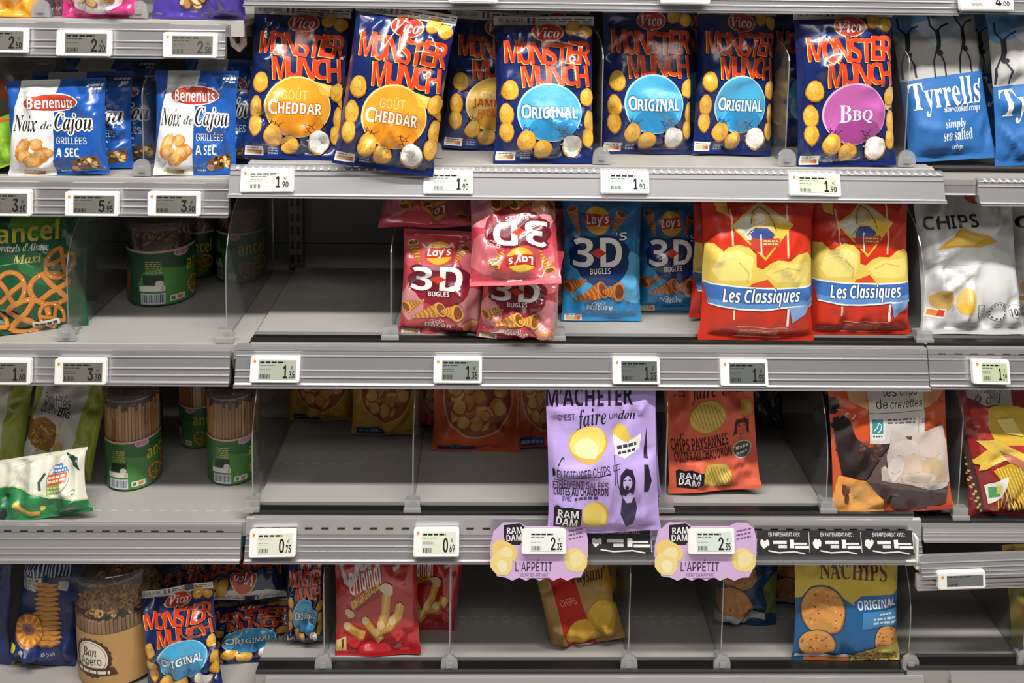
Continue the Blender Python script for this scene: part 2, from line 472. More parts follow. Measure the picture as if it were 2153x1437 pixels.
BAGN = [0]
def make_bag(name, label, cat, art, loc, w, h, t, rot=(0, 0, 0), film='gloss', group=None, back=None, seal=None, seed=None, lod=1.0, noun='pouch', **kw):
    BAGN[0] += 1
    seed = seed if seed is not None else BAGN[0] * 7 + 3
    nu, nv = int(28 * lod), int(38 * lod)
    us, vs, Pf, Nf, Pb, Nb = bag_surface(w, h, t, art.sb, art.st, seed, nu=nu, nv=nv, **kw)
    root = thing(name, label, cat, loc, rot, group)
    mt = FILM[film]()
    base = art.base; bk = lin(back) if back else base
    pp, pn, pc, pvm = grid_print(us, vs, Pf, Nf, art, None, None)
    nr, nc = Pf.shape[:2]
    idx = np.arange(nr * nc).reshape(nr, nc)
    def part(pname, j0, j1, v0, v1):
        q = idx[j0:j1 + 1]
        rem = np.full(nr * nc, -1); rem[q.ravel()] = np.arange(q.size)
        f = np.stack((q[:-1, :-1], q[:-1, 1:], q[1:, 1:], q[1:, :-1]), -1).reshape(-1, 4)
        f = rem[f]; n = q.size
        V = [Pf[j0:j1 + 1].reshape(-1, 3), Pb[j0:j1 + 1].reshape(-1, 3)]; NN = [Nf[j0:j1 + 1].reshape(-1, 3), Nb[j0:j1 + 1].reshape(-1, 3)]
        F = [f[:, [0, 1, 2]], f[:, [0, 2, 3]], (f + n)[:, [0, 2, 1]], (f + n)[:, [0, 3, 2]]]
        C = [np.tile(base, (2 * len(f), 1)), np.tile(bk, (2 * len(f), 1))]
        k = (pvm > v0) & (pvm < v1)
        if k.any():
            kk = np.repeat(k, 3); V.append(pp[kk]); NN.append(pn[kk]); m3 = int(k.sum())
            F.append(np.arange(m3 * 3).reshape(-1, 3) + 2 * n); C.append(pc[k])
        return mk(pname, np.concatenate(V), np.concatenate(F), mt, root, cols=np.concatenate(C), normals=np.concatenate(NN))
    part(noun, 2, nr - 3, vs[2], vs[-3])
    part('bottom_seal', 0, 2, -1, vs[2]); part('top_seal', nr - 3, nr - 1, vs[-3], 2)
    return root

def place_bag(name, label, cat, art, quad, z, t=.06, lean=8, yaw=0, Y=None, film='gloss', group=None, dz=0.0, hang=False, **kw):
    """stand a bag on the deck at height z so that its outline covers the photo quad (TL, TR, BR, BL)"""
    (ax, ay), (bx, by), (cx, cy), (dx, dy) = quad
    bmx, bmy, tmx, tmy = (cx + dx) / 2, (cy + dy) / 2, (ax + bx) / 2, (ay + by) / 2
    if Y is None: Y = on_z((dx if dy > cy else cx), max(cy, dy), z)[1]
    P0 = at(bmx, bmy, Y)
    if not hang: P0[2] = max(z + .0005, P0[2]) if P0[2] - z < .012 else z + .0005
    y0 = P0[1]; P1 = at(tmx, tmy, y0)
    bend = kw.pop('bend', None)
    if z < .6: kw.setdefault('ff', .4)
    hh = P1[2] - P0[2]
    if bend is None: bend = [(0, lean), (1, lean)]
    for _ in range(3):
        v = np.linspace(0, 1, 41); th = np.interp(v, [b[0] for b in bend], [R(b[1]) for b in bend])
        sy, cz = np.sin(th).mean(), np.cos(th).mean()
        P1 = at(tmx, tmy, y0 + hh * sy); dxw = P1[0] - P0[0]
        hh = math.hypot(P1[2] - P0[2], dxw) / max(cz, .2)
    roll = math.atan2(P1[0] - P0[0], P1[2] - P0[2])
    L, Rr = at(dx, dy, y0), at(cx, cy, y0); TL, TR = at(ax, ay, P1[1]), at(bx, by, P1[1])
    ww = (np.linalg.norm(Rr - L) + np.linalg.norm(TR - TL)) / 2 / math.cos(R(yaw))
    return make_bag(name, label, cat, art, (P0[0], y0, P0[2] + dz + .001), ww, hh, t, (0, roll, R(yaw)), film, group, bend=bend, **kw)
# ------------------------------------------------------------------ setting
paint = mat('shelf_grey_paint', 'a29e99', rough=0.45, mottle=0.05, attr=False)
paintA = mat('shelf_paint', rough=0.45, attr=True, mottle=0.04)
panelm = mat('back_panel_paint', '6f6d6b', rough=0.55, mottle=0.04)
alum = mat('aluminium_profile', 'c6c4c6', rough=0.33, metal=0.75)
steel = mat('bracket_steel', '8a8580', rough=0.4, metal=0.5)
black = mat('black_plastic', '171615', rough=0.4)
clear = clear_mat('clear_acrylic', (0.93, 0.94, 0.94), gloss=0.02, haze=0.06)
rim = clear_mat('acrylic_edge', (0.75, 0.77, 0.77), gloss=0.25, haze=0.35, rough=0.2)
footm = clear_mat('clip_plastic', (0.9, 0.9, 0.9), gloss=0.15, haze=0.4, rough=0.2)
white_pl = mat('white_plastic', 'f2f0ea', rough=0.4)
printm = mat('printed_card', rough=0.5, attr=True)
lcd = mat('display_glass', rough=0.25, attr=True, spec=0.5)

f = mk('floor', [(-3, -4, 0), (5, -4, 0), (5, 1.2, 0), (-3, 1.2, 0)], [(0, 1, 2, 3)], mat('floor_tiles', 'b9b4ab', rough=0.35, mottle=0.05)); f['kind'] = 'structure'

BY = 0.43      # plane of the back panels
XB0, XB1 = 0.014, 1.322     # the two bay joints
zdeck = {}
zdeck['M1'] = at(1100, 348, 0)[2]; zdeck['M2'] = at(1100, 722, 0)[2]; zdeck['M3'] = at(1100, 1084, 0)[2]; zdeck['M4'] = at(1100, 1418, 0)[2]
zdeck['L0'] = at(250, 41, 0)[2]; zdeck['L1'] = at(250, 374, 0)[2]; zdeck['L2'] = at(250, 724, 0)[2]; zdeck['L3'] = at(250, 1098, 0)[2]; zdeck['L4'] = at(400, 1466, 0)[2]
zdeck['R1'] = at(2060, 362, 0)[2]; zdeck['R2'] = at(2060, 727, 0)[2]; zdeck['R3'] = at(2060, 1100, 0)[2]; zdeck['R4'] = at(2030, 1410, 0)[2]
zdeck['M0'] = at(1100, -48, 0)[2]; zdeck['R0'] = at(2080, -40, 0)[2]

fr = thing('shelving_frame', 'grey steel back frame of the snack rack with slotted uprights and flat back panels', 'shelving frame', (0, BY, 0))
UPX = (at(621, 480, BY - .03)[0], at(621, 480, BY - .03)[0] + 1.335)
for x0, x1 in ((-1.1, UPX[0] - .001), (UPX[0] + .001, UPX[1] - .001), (UPX[1] + .001, 2.3)):
    b = MB()
    z = 0.05; k = 0
    while z < 2.0:
        b.box((x0, 0, z), (x1, .012, min(z + .118, 2.0) - .003)); z += .118
    b.box((x0, .006, .05), (x1, .014, 2.0))
    b.build('back_panel', panelm, fr)
for xc in UPX:
    b = MB(); b.box((xc - .016, -.03, .02), (xc + .016, .0, 2.0))
    o = b.build('upright', panelm, fr)
    s = MB(); z = .1
    while z < 1.95:
        for dx in (-.0075, .0075): s.box((xc + dx - .0042, -.0306, z), (xc + dx + .0042, -.0298, z + .020))
        z += .0335
    s.build('slot', black, o)

def rail_mesh(mb, x0, x1, zt, zb, y0=0.0, tilt=.3, lines=(.16, .55, .75), lip=.006, c='c6c4c6'):
    """price rail: a leaning aluminium section with small raised beads"""
    h = zt - zb; fr_ = lambda t: (y0 - .006 - tilt * h * t, zt - h * t)
    pts = [(y0, zt), (y0 - .007, zt), fr_(.03)]
    for t in lines:
        y, z = fr_(t); b = .0022
        pts += [fr_(t - .025), (y - b, z + .0004), (y - b, z - h * .012), fr_(t + .03)]
    pts += [fr_(.90), (fr_(.9)[0] - lip, fr_(.9)[1]), (fr_(.93)[0] - lip, fr_(.93)[1]), fr_(.935), fr_(.955), (fr_(.955)[0] - lip, fr_(.955)[1]), (fr_(1)[0] - lip, zb), (fr_(1)[0] + .006, zb), (y0, zb + h * .1)]
    mb.bar(pts, x0, x1, c)

def shelf(key, label, px0, px1, pyt, pyb, xref, tilt=.3, lines=(.16, .55, .75), deck=True, strip=0.0, slots=(), slotc='1b1a19', railx=None, lipdash=False, endcap=None, dots=False, depth=.425, x0=None, x1=None, lip=.006):
    zd = zdeck[key]
    xa = at(px0, pyb, 0)[0] if x0 is None else x0; xb = at(px1, pyb, 0)[0] if x1 is None else x1
    r = thing('gondola_shelf', label, 'shelf', ((xa + xb) / 2, 0, zd), (0, 0, 0), 'metal shelves of the snack rack')
    ox = (xa + xb) / 2; hx = (xb - xa) / 2
    d0, d1 = max(xa, {'L': -9, 'M': XB0 + .002, 'R': XB1 + .002}[key[0]]), min(xb, {'L': XB0 - .002, 'M': XB1 - .002, 'R': 9}[key[0]])
    if key[0] == 'L': d1 = XB0 - .002
    if key[0] == 'M': d0, d1 = XB0 + .003, XB1 - .003
    if key[0] == 'R': d0 = XB1 + .003
    b = MB()
    b.bar([(0.002, -.001), (.004, 0), (depth - .03, 0), (depth - .03, -.012), (.012, -.012), (.012, -.03), (.002, -.03)], d0 - ox, d1 - ox, 'a29e99')
    for (py, kind) in slots:
        P = on_z(xref, py, zd)
        x = d0 + .02
        while x < d1 - .03:
            b.add([(x - ox, P[1] - .0022, .0003), (x + .014 - ox, P[1] - .0022, .0003), (x + .014 - ox, P[1] + .0022, .0003), (x - ox, P[1] + .0022, .0003)], [(0, 1, 2, 3)], '1b1a19' if kind == 'd' else 'b9b6b2')  # pale dashes: light coming through the perforations, put into the deck colour
            x += .0315
    b.build('deck', paintA, r)
    zt, zb = at(xref, pyt, 0)[2] - zd, at(xref, pyb, -.015)[2] - zd
    b = MB()
    ra, rb = (xa, xb) if railx is None else (at(railx[0], pyb, 0)[0], at(railx[1], pyb, 0)[0])
    rail_mesh(b, ra - ox, rb - ox, zt, zb, 0.0, tilt, lines, lip)
    if zt < -.012: b.bar([(0.002, -.004), (-.004, -.006), (-.007, zt + .001), (0.002, zt + .001)], ra - ox, rb - ox)
    if lipdash:
        x = ra + .02; zm = -.6 * .012 + zt * .45
        while x < rb - .02:
            b.box((x - ox, -.0069, zm - .0016), (x + .0145 - ox, -.004, zm + .0016)); x += .0315
    o = b.build('price_rail', alum, r)
    if lipdash:
        o.data.materials.append(black)
        for p in list(o.data.polygons)[-6 * int((rb - .02 - ra - .02) / .0315 + 1):]: p.material_index = 1
    if dots:
        b = MB(); x = ra + .012; zq = zt - (zt - zb) * .085
        while x < rb - .01:
            b.box((x - ox, -.0125, zq - .0012), (x + .004 - ox, -.006, zq + .0012)); x += .0142
        o = b.build('rail_perforation', white_pl, r); o['kind'] = 'stuff'
    if strip:
        b = MB(); b.bar([(.0005, .0005), (.0005, .004), (.005, .006), (.007, .003), (strip - .004, .003), (strip, .007), (strip + .003, .0005)], d0 - ox, d1 - ox); b.build('divider_track', black, r)
    b = MB()
    for xx in (d0 + .004, d1 - .007):
        b = MB(); b.add([(xx - ox, .02, -.03), (xx - ox, depth - .03, -.075), (xx - ox, depth - .03, -.012), (xx - ox, .02, -.012), (xx + .003 - ox, .02, -.03), (xx + .003 - ox, depth - .03, -.075), (xx + .003 - ox, depth - .03, -.012), (xx + .003 - ox, .02, -.012)],
              [(0, 1, 2, 3), (7, 6, 5, 4), (0, 4, 5, 1), (1, 5, 6, 2), (2, 6, 7, 3), (3, 7, 4, 0)])
        b.build('bracket', steel, r)
    if endcap:
        ex = at(endcap[0], endcap[1], 0)[0] - ox; ez = at(endcap[0], endcap[2], 0)[2] - zd; ez1 = at(endcap[0], endcap[1], 0)[2] - zd
        b = MB()
        P = [(ex, -.004, ez1), (ex + .022, .03, ez1), (ex + .022, .03, ez + .012), (ex + .014, .016, ez), (ex + .004, .0, ez + .014)]
        V = P + [(x + .002, y + .006, z) for x, y, z in P]; n = 5
        b.add(V, [tuple(range(5)), tuple(range(5, 10))[::-1]] + [(i, i + 5, (i + 1) % 5 + 5, (i + 1) % 5) for i in range(5)])
        o = b.build('end_bracket', steel, r)
        b = MB(); k = .55
        b.add([(ex + .011, .0105, ez + .017), (ex + .016, .0185, ez + .017), (ex + .016, .0185, ez + .034), (ex + .011, .0105, ez + .034)], [(0, 1, 2, 3)]); b.build('slot', black, o)
    return r

LN, ML = (.2, .52, .72), (.14, .55, .74)
shelf('L0', 'top metal shelf of the left bay, with three tags below the nut pouches', -200, 478, 47, 122, 250, tilt=.12, lines=LN, endcap=(480, 52, 112), x0=-1.05)
shelf('L1', 'metal shelf of the left bay that holds the blue and white cashew bags', -200, 485, 381, 455, 250, tilt=.12, lines=LN, x0=-1.05)
shelf('L2', 'metal shelf of the left bay that holds the green pretzel bag and tubs', -200, 487, 733, 809, 250, tilt=.14, lines=LN, endcap=(486, 742, 790), x0=-1.05, slots=())
shelf('L3', 'perforated metal shelf of the left bay with stick tubs, no price tag on its rail', -200, 510, 1116, 1181, 250, tilt=.2, lines=LN, x0=-1.05, slots=((980, 'w'), (1075, 'w')), lipdash=True)
shelf('L4', 'lowest metal shelf of the left bay, under the brown pretzel barrel', -200, 540, 1480, 1540, 400, tilt=.2, x0=-1.05)
shelf('M0', 'metal shelf rail along the top edge, above the dark blue bags', 515, 2009, -40, 22, 1100, tilt=.05, lines=(.3, .55, .75))
shelf('M1', 'brightly lit middle-bay shelf under the row of dark blue snack bags', 488, 1975, 351, 416, 1100, tilt=.35, lines=(.14, .3), strip=0, dots=True)
shelf('M2', 'middle-bay shelf with an empty corner beside red and blue cone snack bags', 500, 1942, 738, 811, 1100, tilt=.28, lines=ML, strip=.03, lip=.008)
shelf('M3', 'middle-bay shelf mostly empty, with purple leaflets hanging from its rail', 520, 1930, 1122, 1177, 1100, tilt=.4, lines=(.14, .4, .6), strip=.03, slots=((977, 'w'),), lipdash=True)
shelf('M4', 'lowest middle-bay shelf with red peanut puff bags and a kraft paper bag', 560, 1936, 1440, 1500, 1100, tilt=.2, strip=.035, slots=((1298, 'w'), (1309, 'w')))
shelf('R0', 'metal shelf above the light blue crisp bags, ending with a tag', 2014, 2300, -30, 30, 2080, tilt=.05, lines=(.3, .55), x1=2.25)
shelf('R1', 'right-bay shelf under the light blue crisp bags with a bare gap in its rail', 1976, 2300, 373, 430, 2060, tilt=.3, lines=(.14, .3), strip=.02, railx=(2048, 2900), x1=2.25, dots=True)
shelf('R2', 'right-bay shelf under the white crisp bags with one clear label holder', 1944, 2300, 744, 813, 2060, tilt=.28, lines=ML, strip=.03, x1=2.25, lipdash=True)
shelf('R3', 'perforated right-bay shelf under the red tortilla chip bag', 1936, 2300, 1106, 1143, 2060, tilt=.05, lines=(.35, .6), strip=.03, x1=2.25, slots=())
shelf('R4', 'lowest right-bay shelf, empty beside a yellow and red bag', 1992, 2300, 1432, 1500, 2060, tilt=.2, strip=.035, x1=2.25, slots=((1297, 'w'),))

# the bare lip of the right shelf under the light blue bags
P0, P1 = at(1978, 378, -.004), at(2050, 405, -.004)
b = MB(); b.bar([(0, 0), (-.004, 0), (-.006, -.008), (-.004, -.010), (-.005, -.026), (-.009, -.028), (0, -.03)], 0, P1[0] - P0[0])
r = thing('rail_insert', 'short bare aluminium strip between two clear label rails under light blue bags', 'rail strip', (P0[0], -.0005, P0[2]))
b.build('strip', alum, r)
# the sagging rail at the lower right
Pa = at(1932, 1170, -.03)
r = thing('loose_price_rail', 'loose double price rail sagging below the shelf with the red tortilla bag', 'price rail', (Pa[0], -.024, Pa[2]), (0, R(-2.1), 0))
b = MB(); rail_mesh(b, 0, .9, 0, -.034, 0, .5, (.3, .55, .75), .003); b.build('upper_profile', alum, r)
b = MB(); rail_mesh(b, -.006, .9, -.036, -.066, -.004, .1, (.4, .7), .002); b.build('lower_profile', alum, r)
b = MB(); b.box((-.004, -.004, -.03), (.0, .014, .034)); b.box((-.022, -.002, -.022), (-.004, .004, -.012)); b.build('end_clip', white_pl, r)

# ------------------------------------------------------------------ clear dividers
def divider(px, py, key, label, h=.27, front=.13, length=.37, style='block', yaw=0, y0=.018, reach=.16):
    zd = zdeck[key]
    P = at(px, py, y0); 
    r = thing('shelf_divider', label, 'divider', (P[0], y0, zd + .002), (0, 0, R(yaw)), 'clear dividers between the snack bags')
    out = [(.0, .0), (.0, front)]
    for k in range(1, 9):
        a = R(90 * k / 8); out.append((reach * (1 - math.cos(a)), front + (h - front) * math.sin(a)))
    out += [(length, h), (length, 0)]
    t = .0011; n = len(out)
    V = [(-t, y, z) for y, z in out] + [(t, y, z) for y, z in out]
    F = [tuple(range(n)), tuple(range(n, 2 * n))[::-1]] + [(i, n + i, n + (i + 1) % n, (i + 1) % n) for i in range(n)]
    o = mk('panel', V, F, clear, r); o.data.materials.append(rim)
    for p in o.data.polygons[2:]: p.material_index = 1
    b = MB()
    if style == 'block':
        b.slab(rrect(-.015, 0, .015, .026, .004), .012, Matrix.Translation((0, -.013, 0))); b.box((-.017, -.017, 0), (.017, -.012, .010)); b.box((-.006, -.001, .0), (.006, .03, .012))
    else:
        b.slab([(-.017, 0), (.017, 0), (.017, .012)] + [(.0165 * math.cos(R(a)), .016 + .0165 * math.sin(R(a))) for a in range(0, 181, 20)] + [(-.017, .012)], .006, Matrix.Translation((0, -.012, 0)))
        b.box((-.006, -.015, .008), (.006, -.012, .018)); b.box((-.005, -.006, 0), (.005, .03, .01))
    b.build('clip_foot', footm, r)
    return r

divider(92, 36, 'L0', 'clear divider clip between the orange nut pouch and the pink one', style='disc', h=.2)
divider(296, 36, 'L0', 'clear divider clip between the pink nut pouch and the purple one', style='disc', h=.2)
divider(303, 376, 'L1', 'clear divider standing between the two clusters of cashew bags', style='disc', front=.15, h=.21)
divider(145, 722, 'L2', 'clear divider against the green pretzel bag', style='disc', front=.12, h=.25)
divider(477, 722, 'L2', 'clear divider at the end of the pretzel tub shelf beside the upright', front=.13, h=.27)
divider(532, 1082, 'M3', 'clear divider at the edge of the empty shelf, beside the stick tubs', front=.12, h=.27)
divider(912, 346, 'M1', 'clear divider between the cheddar bags and the ham flavour bag', style='disc', front=.2, h=.24, y0=.055, length=.3, reach=.1)
divider(1263, 350, 'M1', 'clear divider between the tilted blue roundel bag and the upright one', style='disc', front=.2, h=.24)
divider(1650, 352, 'M1', 'clear divider just before the bag with the magenta roundel', style='disc', front=.2, h=.24)
divider(1900, 356, 'M1', 'clear divider between the magenta roundel bag and the light blue bag', style='disc', front=.2, h=.24)
divider(822, 724, 'M2', 'clear divider between the empty corner and the red cone snack bags', front=.17, h=.195)
divider(1170, 724, 'M2', 'clear divider between the red cone snack bags and the blue ones', front=.10, h=.13, length=.09, reach=.04)
divider(1936, 724, 'M2', 'clear divider between the red and yellow crisp bags and the white bag', front=.1, h=.25, reach=.14)
divider(868, 1082, 'M3', 'clear divider halfway along the empty shelf between yellow and orange puffs', front=.1, h=.27)
divider(1397, 1086, 'M3', 'clear divider between the purple crisp bag and the salmon one', front=.2, h=.27)
divider(1735, 1090, 'M3', 'clear divider in front of the prawn cracker bag, curved front edge', front=.08, h=.27)
divider(2012, 1092, 'R3', 'clear divider between the prawn cracker bag and the red tortilla bag', front=.2, h=.27)
divider(682, 1424, 'M4', 'clear divider before the red peanut puff bags on the lowest shelf', style='disc', front=.18, h=.24)
divider(945, 1424, 'M4', 'clear divider after the red peanut puff bags on the lowest shelf', style='disc', front=.11, h=.24, length=.06, reach=.03)
divider(1320, 1424, 'M4', 'clear divider just past the kraft paper bag on the lowest shelf', style='disc', front=.2, h=.24)
divider(1514, 1422, 'M4', 'clear divider beside the round cracker bags on the lowest shelf', style='disc', front=.18, h=.24)
divider(1908, 1416, 'M4', 'clear divider overlapping the yellow and blue nacho bag', style='disc', front=.1, h=.25)
divider(2148, 1416, 'R4', 'clear divider before the yellow and red bag at the lowest shelf end', style='disc', front=.1, h=.25)

# ------------------------------------------------------------------ price tags
def tag(px, py, w, h, price, tone, label, y=-.028, roll=0.0, tilt=18, dot=True, ink='22221f', name='electronic_price_tag', z_only=None):
    P = at(px, py, y); s = abs(at(px + 1, py, y)[0] - P[0])
    ww, hh = w * s, h * s
    r = thing(name, label, 'price tag', (P[0], P[1], P[2] - hh / 2), (R(-tilt), R(roll), 0), 'electronic price tags on the shelf rails')
    b = MB(); b.slab(rrect(-ww / 2, 0, ww / 2, hh, .004), .009); b.slab(rrect(-ww / 2 + .0015, .0015, ww / 2 - .0015, hh - .0015, .0035), .002, Matrix.Translation((0, -.0015, 0)))
    hs = b.build('housing', white_pl, r)
    if dot:
        b = MB(); b.slab([(.0028 * math.cos(R(a)) - ww / 2 + .0085, .0028 * math.sin(R(a)) + hh - .009) for a in range(0, 360, 30)], .0006, Matrix.Translation((0, -.0021, 0)), 'e8832f')
        b.build('orange_dot', mat('orange_label', rough=.5, attr=True), r)
    dx0, dx1, dz0, dz1 = -ww / 2 + .0165, ww / 2 - .006, .006, hh - .0065
    A = Art([(0, 0), (100, 0), (100, 50), (0, 50)], tone)
    A.bars(3, 3, 70, 8, ink, 1, fill=.8); A.bars(3, 12, 45, 16, ink, 1, fill=.35); A.bars(3, 22, 34, 30, ink, 2, fill=.22)
    for k in range(9): A.rect(4 + k * 3.1, 36, 4 + k * 3.1 + (1.2 if k % 3 else 2), 47, ink)
    if price:
        i_, d_ = price.split('.')
        A.text(i_, 63 if i_ != '1' else 66, 14, 76, 46, ink, 'inter', .07)
        A.text('.', 79, 44, 81, 46, ink); A.text(d_, 82, 29, 96, 46, ink, 'inter', .07); A.text('\u20ac', 85, 15, 92, 24, ink, 'inter')
    flat_art('display', A, dx1 - dx0, dz1 - dz0, lcd, r, Matrix.Translation(((dx0 + dx1) / 2, -.00205, dz0)))
    return r
DK, MD, LT, LB = '6f6c64', '7d827b', 'd4dacb', 'd2e2da'  # display tones: darkening by viewing angle is put into the colour
ink2 = '2a2823'
tag(2, 85, 106, 54, '2.50', DK, 'price tag reading 2.50, cut by the edge, below the orange nut pouch', tilt=7, y=-.025)
tag(174, 91, 114, 56, '2.20', DK, 'price tag reading 2.20 on the rail below the pink nut pouch', tilt=7, y=-.025, dot=False)
tag(398, 95, 112, 54, '2.50', DK, 'price tag reading 2.50 on the rail below the purple peanut pouch', tilt=7, y=-.025, ink='44423b')
tag(10, 428, 106, 56, '3.60', DK, 'price tag reading 3.60, cut by the edge, above the green pretzel bag', tilt=7, y=-.025)
tag(191, 430, 112, 52, '5.95', DK, 'price tag reading 5.95 on the cashew shelf rail', tilt=7, y=-.025)
tag(364, 430, 110, 52, '3.90', DK, 'price tag reading 3.90 on the cashew shelf rail', tilt=7, y=-.025)
tag(8, 784, 108, 54, '1.60', DK, 'price tag reading 1.60, cut by the edge, above the white organic bags', tilt=8, y=-.027)
tag(167, 784, 108, 54, '3.30', DK, 'price tag reading 3.30 on the pretzel tub shelf rail', tilt=8, y=-.027)
tag(560, 380, 112, 50, '1.90', LT, 'price tag reading 1.90 under the first cheddar bag', roll=-1)
tag(942, 384, 104, 50, '1.90', LT, 'price tag reading 1.90 under the ham flavour bag', dot=False)
tag(1315, 384, 102, 48, '1.90', LB, 'price tag reading 1.90 under the upright blue roundel bags', dot=False)
tag(1716, 389, 108, 48, '1.90', 'c6cdb9', 'price tag reading 1.90 under the magenta roundel bag', roll=1)
tag(2078, 0, 112, 42, '4.00', 'c9cfc0', 'price tag at the top edge above the light blue crisp bags')
tag(576, 780, 104, 54, '1.35', 'a9afa0', 'price tag reading 1.35 on the rail below the empty corner', tilt=16, y=-.031)
tag(962, 781, 102, 54, '1.35', MD, 'price tag reading 1.35 on the rail below the red cone snack bags', tilt=16, y=-.031)
tag(1339, 783, 100, 54, '1.35', '5d625d', 'price tag reading 1.35 on the rail below the blue cone snack bags', tilt=16, y=-.031)
tag(1567, 787, 100, 54, '1.55', '5d625d', 'price tag reading 1.55 on the rail below the red and yellow crisp bags', tilt=16, y=-.031)
tag(2088, 785, 78, 50, '1.19', 'b9c4a0', 'small price tag on the rail below the white crisp bag', tilt=16, y=-.033, roll=1)
tag(571, 1148, 98, 54, '0.75', 'dcdccb', 'price tag reading 0.75 on the rail of the empty shelf', tilt=20, y=-.033, roll=-1)
tag(917, 1146, 96, 56, '0.69', 'd9dccb', 'price tag reading 0.69 on the rail of the empty shelf', tilt=20, y=-.033, roll=-.5)
tag(1144, 1142, 94, 52, '2.35', 'e8ebe6', 'price tag reading 2.35 on the purple leaflet beneath the purple bag', tilt=14, y=-.046, dot=False)
tag(1497, 1142, 98, 52, '2.35', 'd3dfd5', 'price tag reading 2.35 on the purple leaflet beneath the salmon bag', tilt=14, y=-.046, dot=False)
tag(2024, 1222, 100, 36, None, '6b6f70', 'blank grey price tag on the sagging rail', tilt=6, y=-.052, roll=-2.5)
# undersides of the tags of the shelf above, only their lower rims are in the frame
tag(1442, -16, 104, 46, '1.90', LT, 'price tag peeking in at the top edge above the upright blue roundel bags')
tag(995, -18, 104, 46, '1.90', LT, 'price tag peeking in at the top edge above the ham flavour bag')

# ------------------------------------------------------------------ purple leaflets and black strips on the rail
def leaflet(px0, px1, py0, py1, label):
    Y = -.040
    q = [(px0, py0), (px1, py0), (px1, py1), (px0, py1)]
    A0, A1 = at(px0, py1, Y), at(px1, py0, Y)
    w, h = A1[0] - A0[0], A1[2] - A0[2]
    X = lambda t: t  # local frame 0..208 x 0..118
    A = Art([(0, 0), (208, 0), (208, 118), (0, 118)], 'd9b6e4')
    A.poly([(28, 5), (62, 1), (72, 8), (71, 36), (62, 45), (34, 44), (29, 30)], '17131a')
    A.text('RAM', 35, 9, 67, 22, 'f6f2f8', 'sans', .02, rot=-3); A.text('DAM', 34, 24, 66, 37, 'f6f2f8', 'sans', .02, rot=-3)
    A.blob(30, 58, 29, 22, 'f3d27e', .1, rot=20); A.blob(24, 82, 24, 26, 'f7dd90', .1); A.blob(34, 60, 16, 10, 'f9e7ae', .2); A.blob(26, 88, 12, 12, 'fbeebf', .2)
    A.blob(182, 76, 24, 26, 'f3d888', .1, rot=-30); A.blob(184, 74, 15, 17, 'f8e6a8', .15)
    A.text("L'APP\u00c9TIT", 54, 74, 132, 98, '3b2440', 'sans', .02); A.text('VIENT EN RAMANT', 64, 102, 124, 109, '7d5a86', 'inter'); A.line([(78, 113), (128, 112)], 1, '6b4a75')
    for k in range(3): A.bars(166, 12 + k * 8, 196, 17 + k * 8, '7a4f87', 1, rot=-12, fill=.6)
    out = [(.13, 1), (.30, 1), (.36, .93), (.72, .93), (.8, 1), (.9, .99), (.97, .9), (1, .7), (1, .42), (.97, .2), (.93, .06)]
    out += [(.93 - .84 * k / 12, .055 if k % 2 else .0) for k in range(1, 12)] + [(.07, .08), (.04, .25), (.0, .42), (.0, .6), (.03, .84)]
    r = thing('shelf_leaflet', label, 'leaflet', ((A0[0] + A1[0]) / 2, Y, A0[2]), (R(-3), 0, 0), 'purple leaflets hanging from the price rail')
    V = [((x - .5) * w, 0, z * h) for x, z in out]; V2 = [(x, .0012, z) for x, _, z in V]; n = len(V)
    tr = earclip([(x, z) for x, z in out])
    # clip the print to the card outline: keep print well inside the edge
    t, c, l = A.soup(np.array([0, 1.]), np.array([0, 1.]))
    q = t.reshape(-1, 2)
    PV = np.c_[(np.clip(q[:, 0], .004, .996) - .5) * w, -.0002 - np.repeat(l, 3) * .00012, q[:, 1] * h]
    F = [tuple(int(i) for i in x) for x in tr] + [tuple(int(i) + n for i in x[::-1]) for x in tr] + [(i, (i + 1) % n, n + (i + 1) % n, n + i) for i in range(n)]
    nb = len(F)
    F += [tuple(range(2 * n + 3 * i, 2 * n + 3 * i + 3)) for i in range(len(t))]
    mk('card', V + V2 + PV.tolist(), F, printm, r, cols=np.r_[np.tile(A.base, (nb, 1)), c])
    return r
leaflet(1030, 1238, 1104, 1222, 'purple leaflet hanging from the rail beneath the purple crisp bag')
leaflet(1375, 1594, 1104, 1222, 'purple leaflet hanging from the rail beneath the salmon crisp bag')

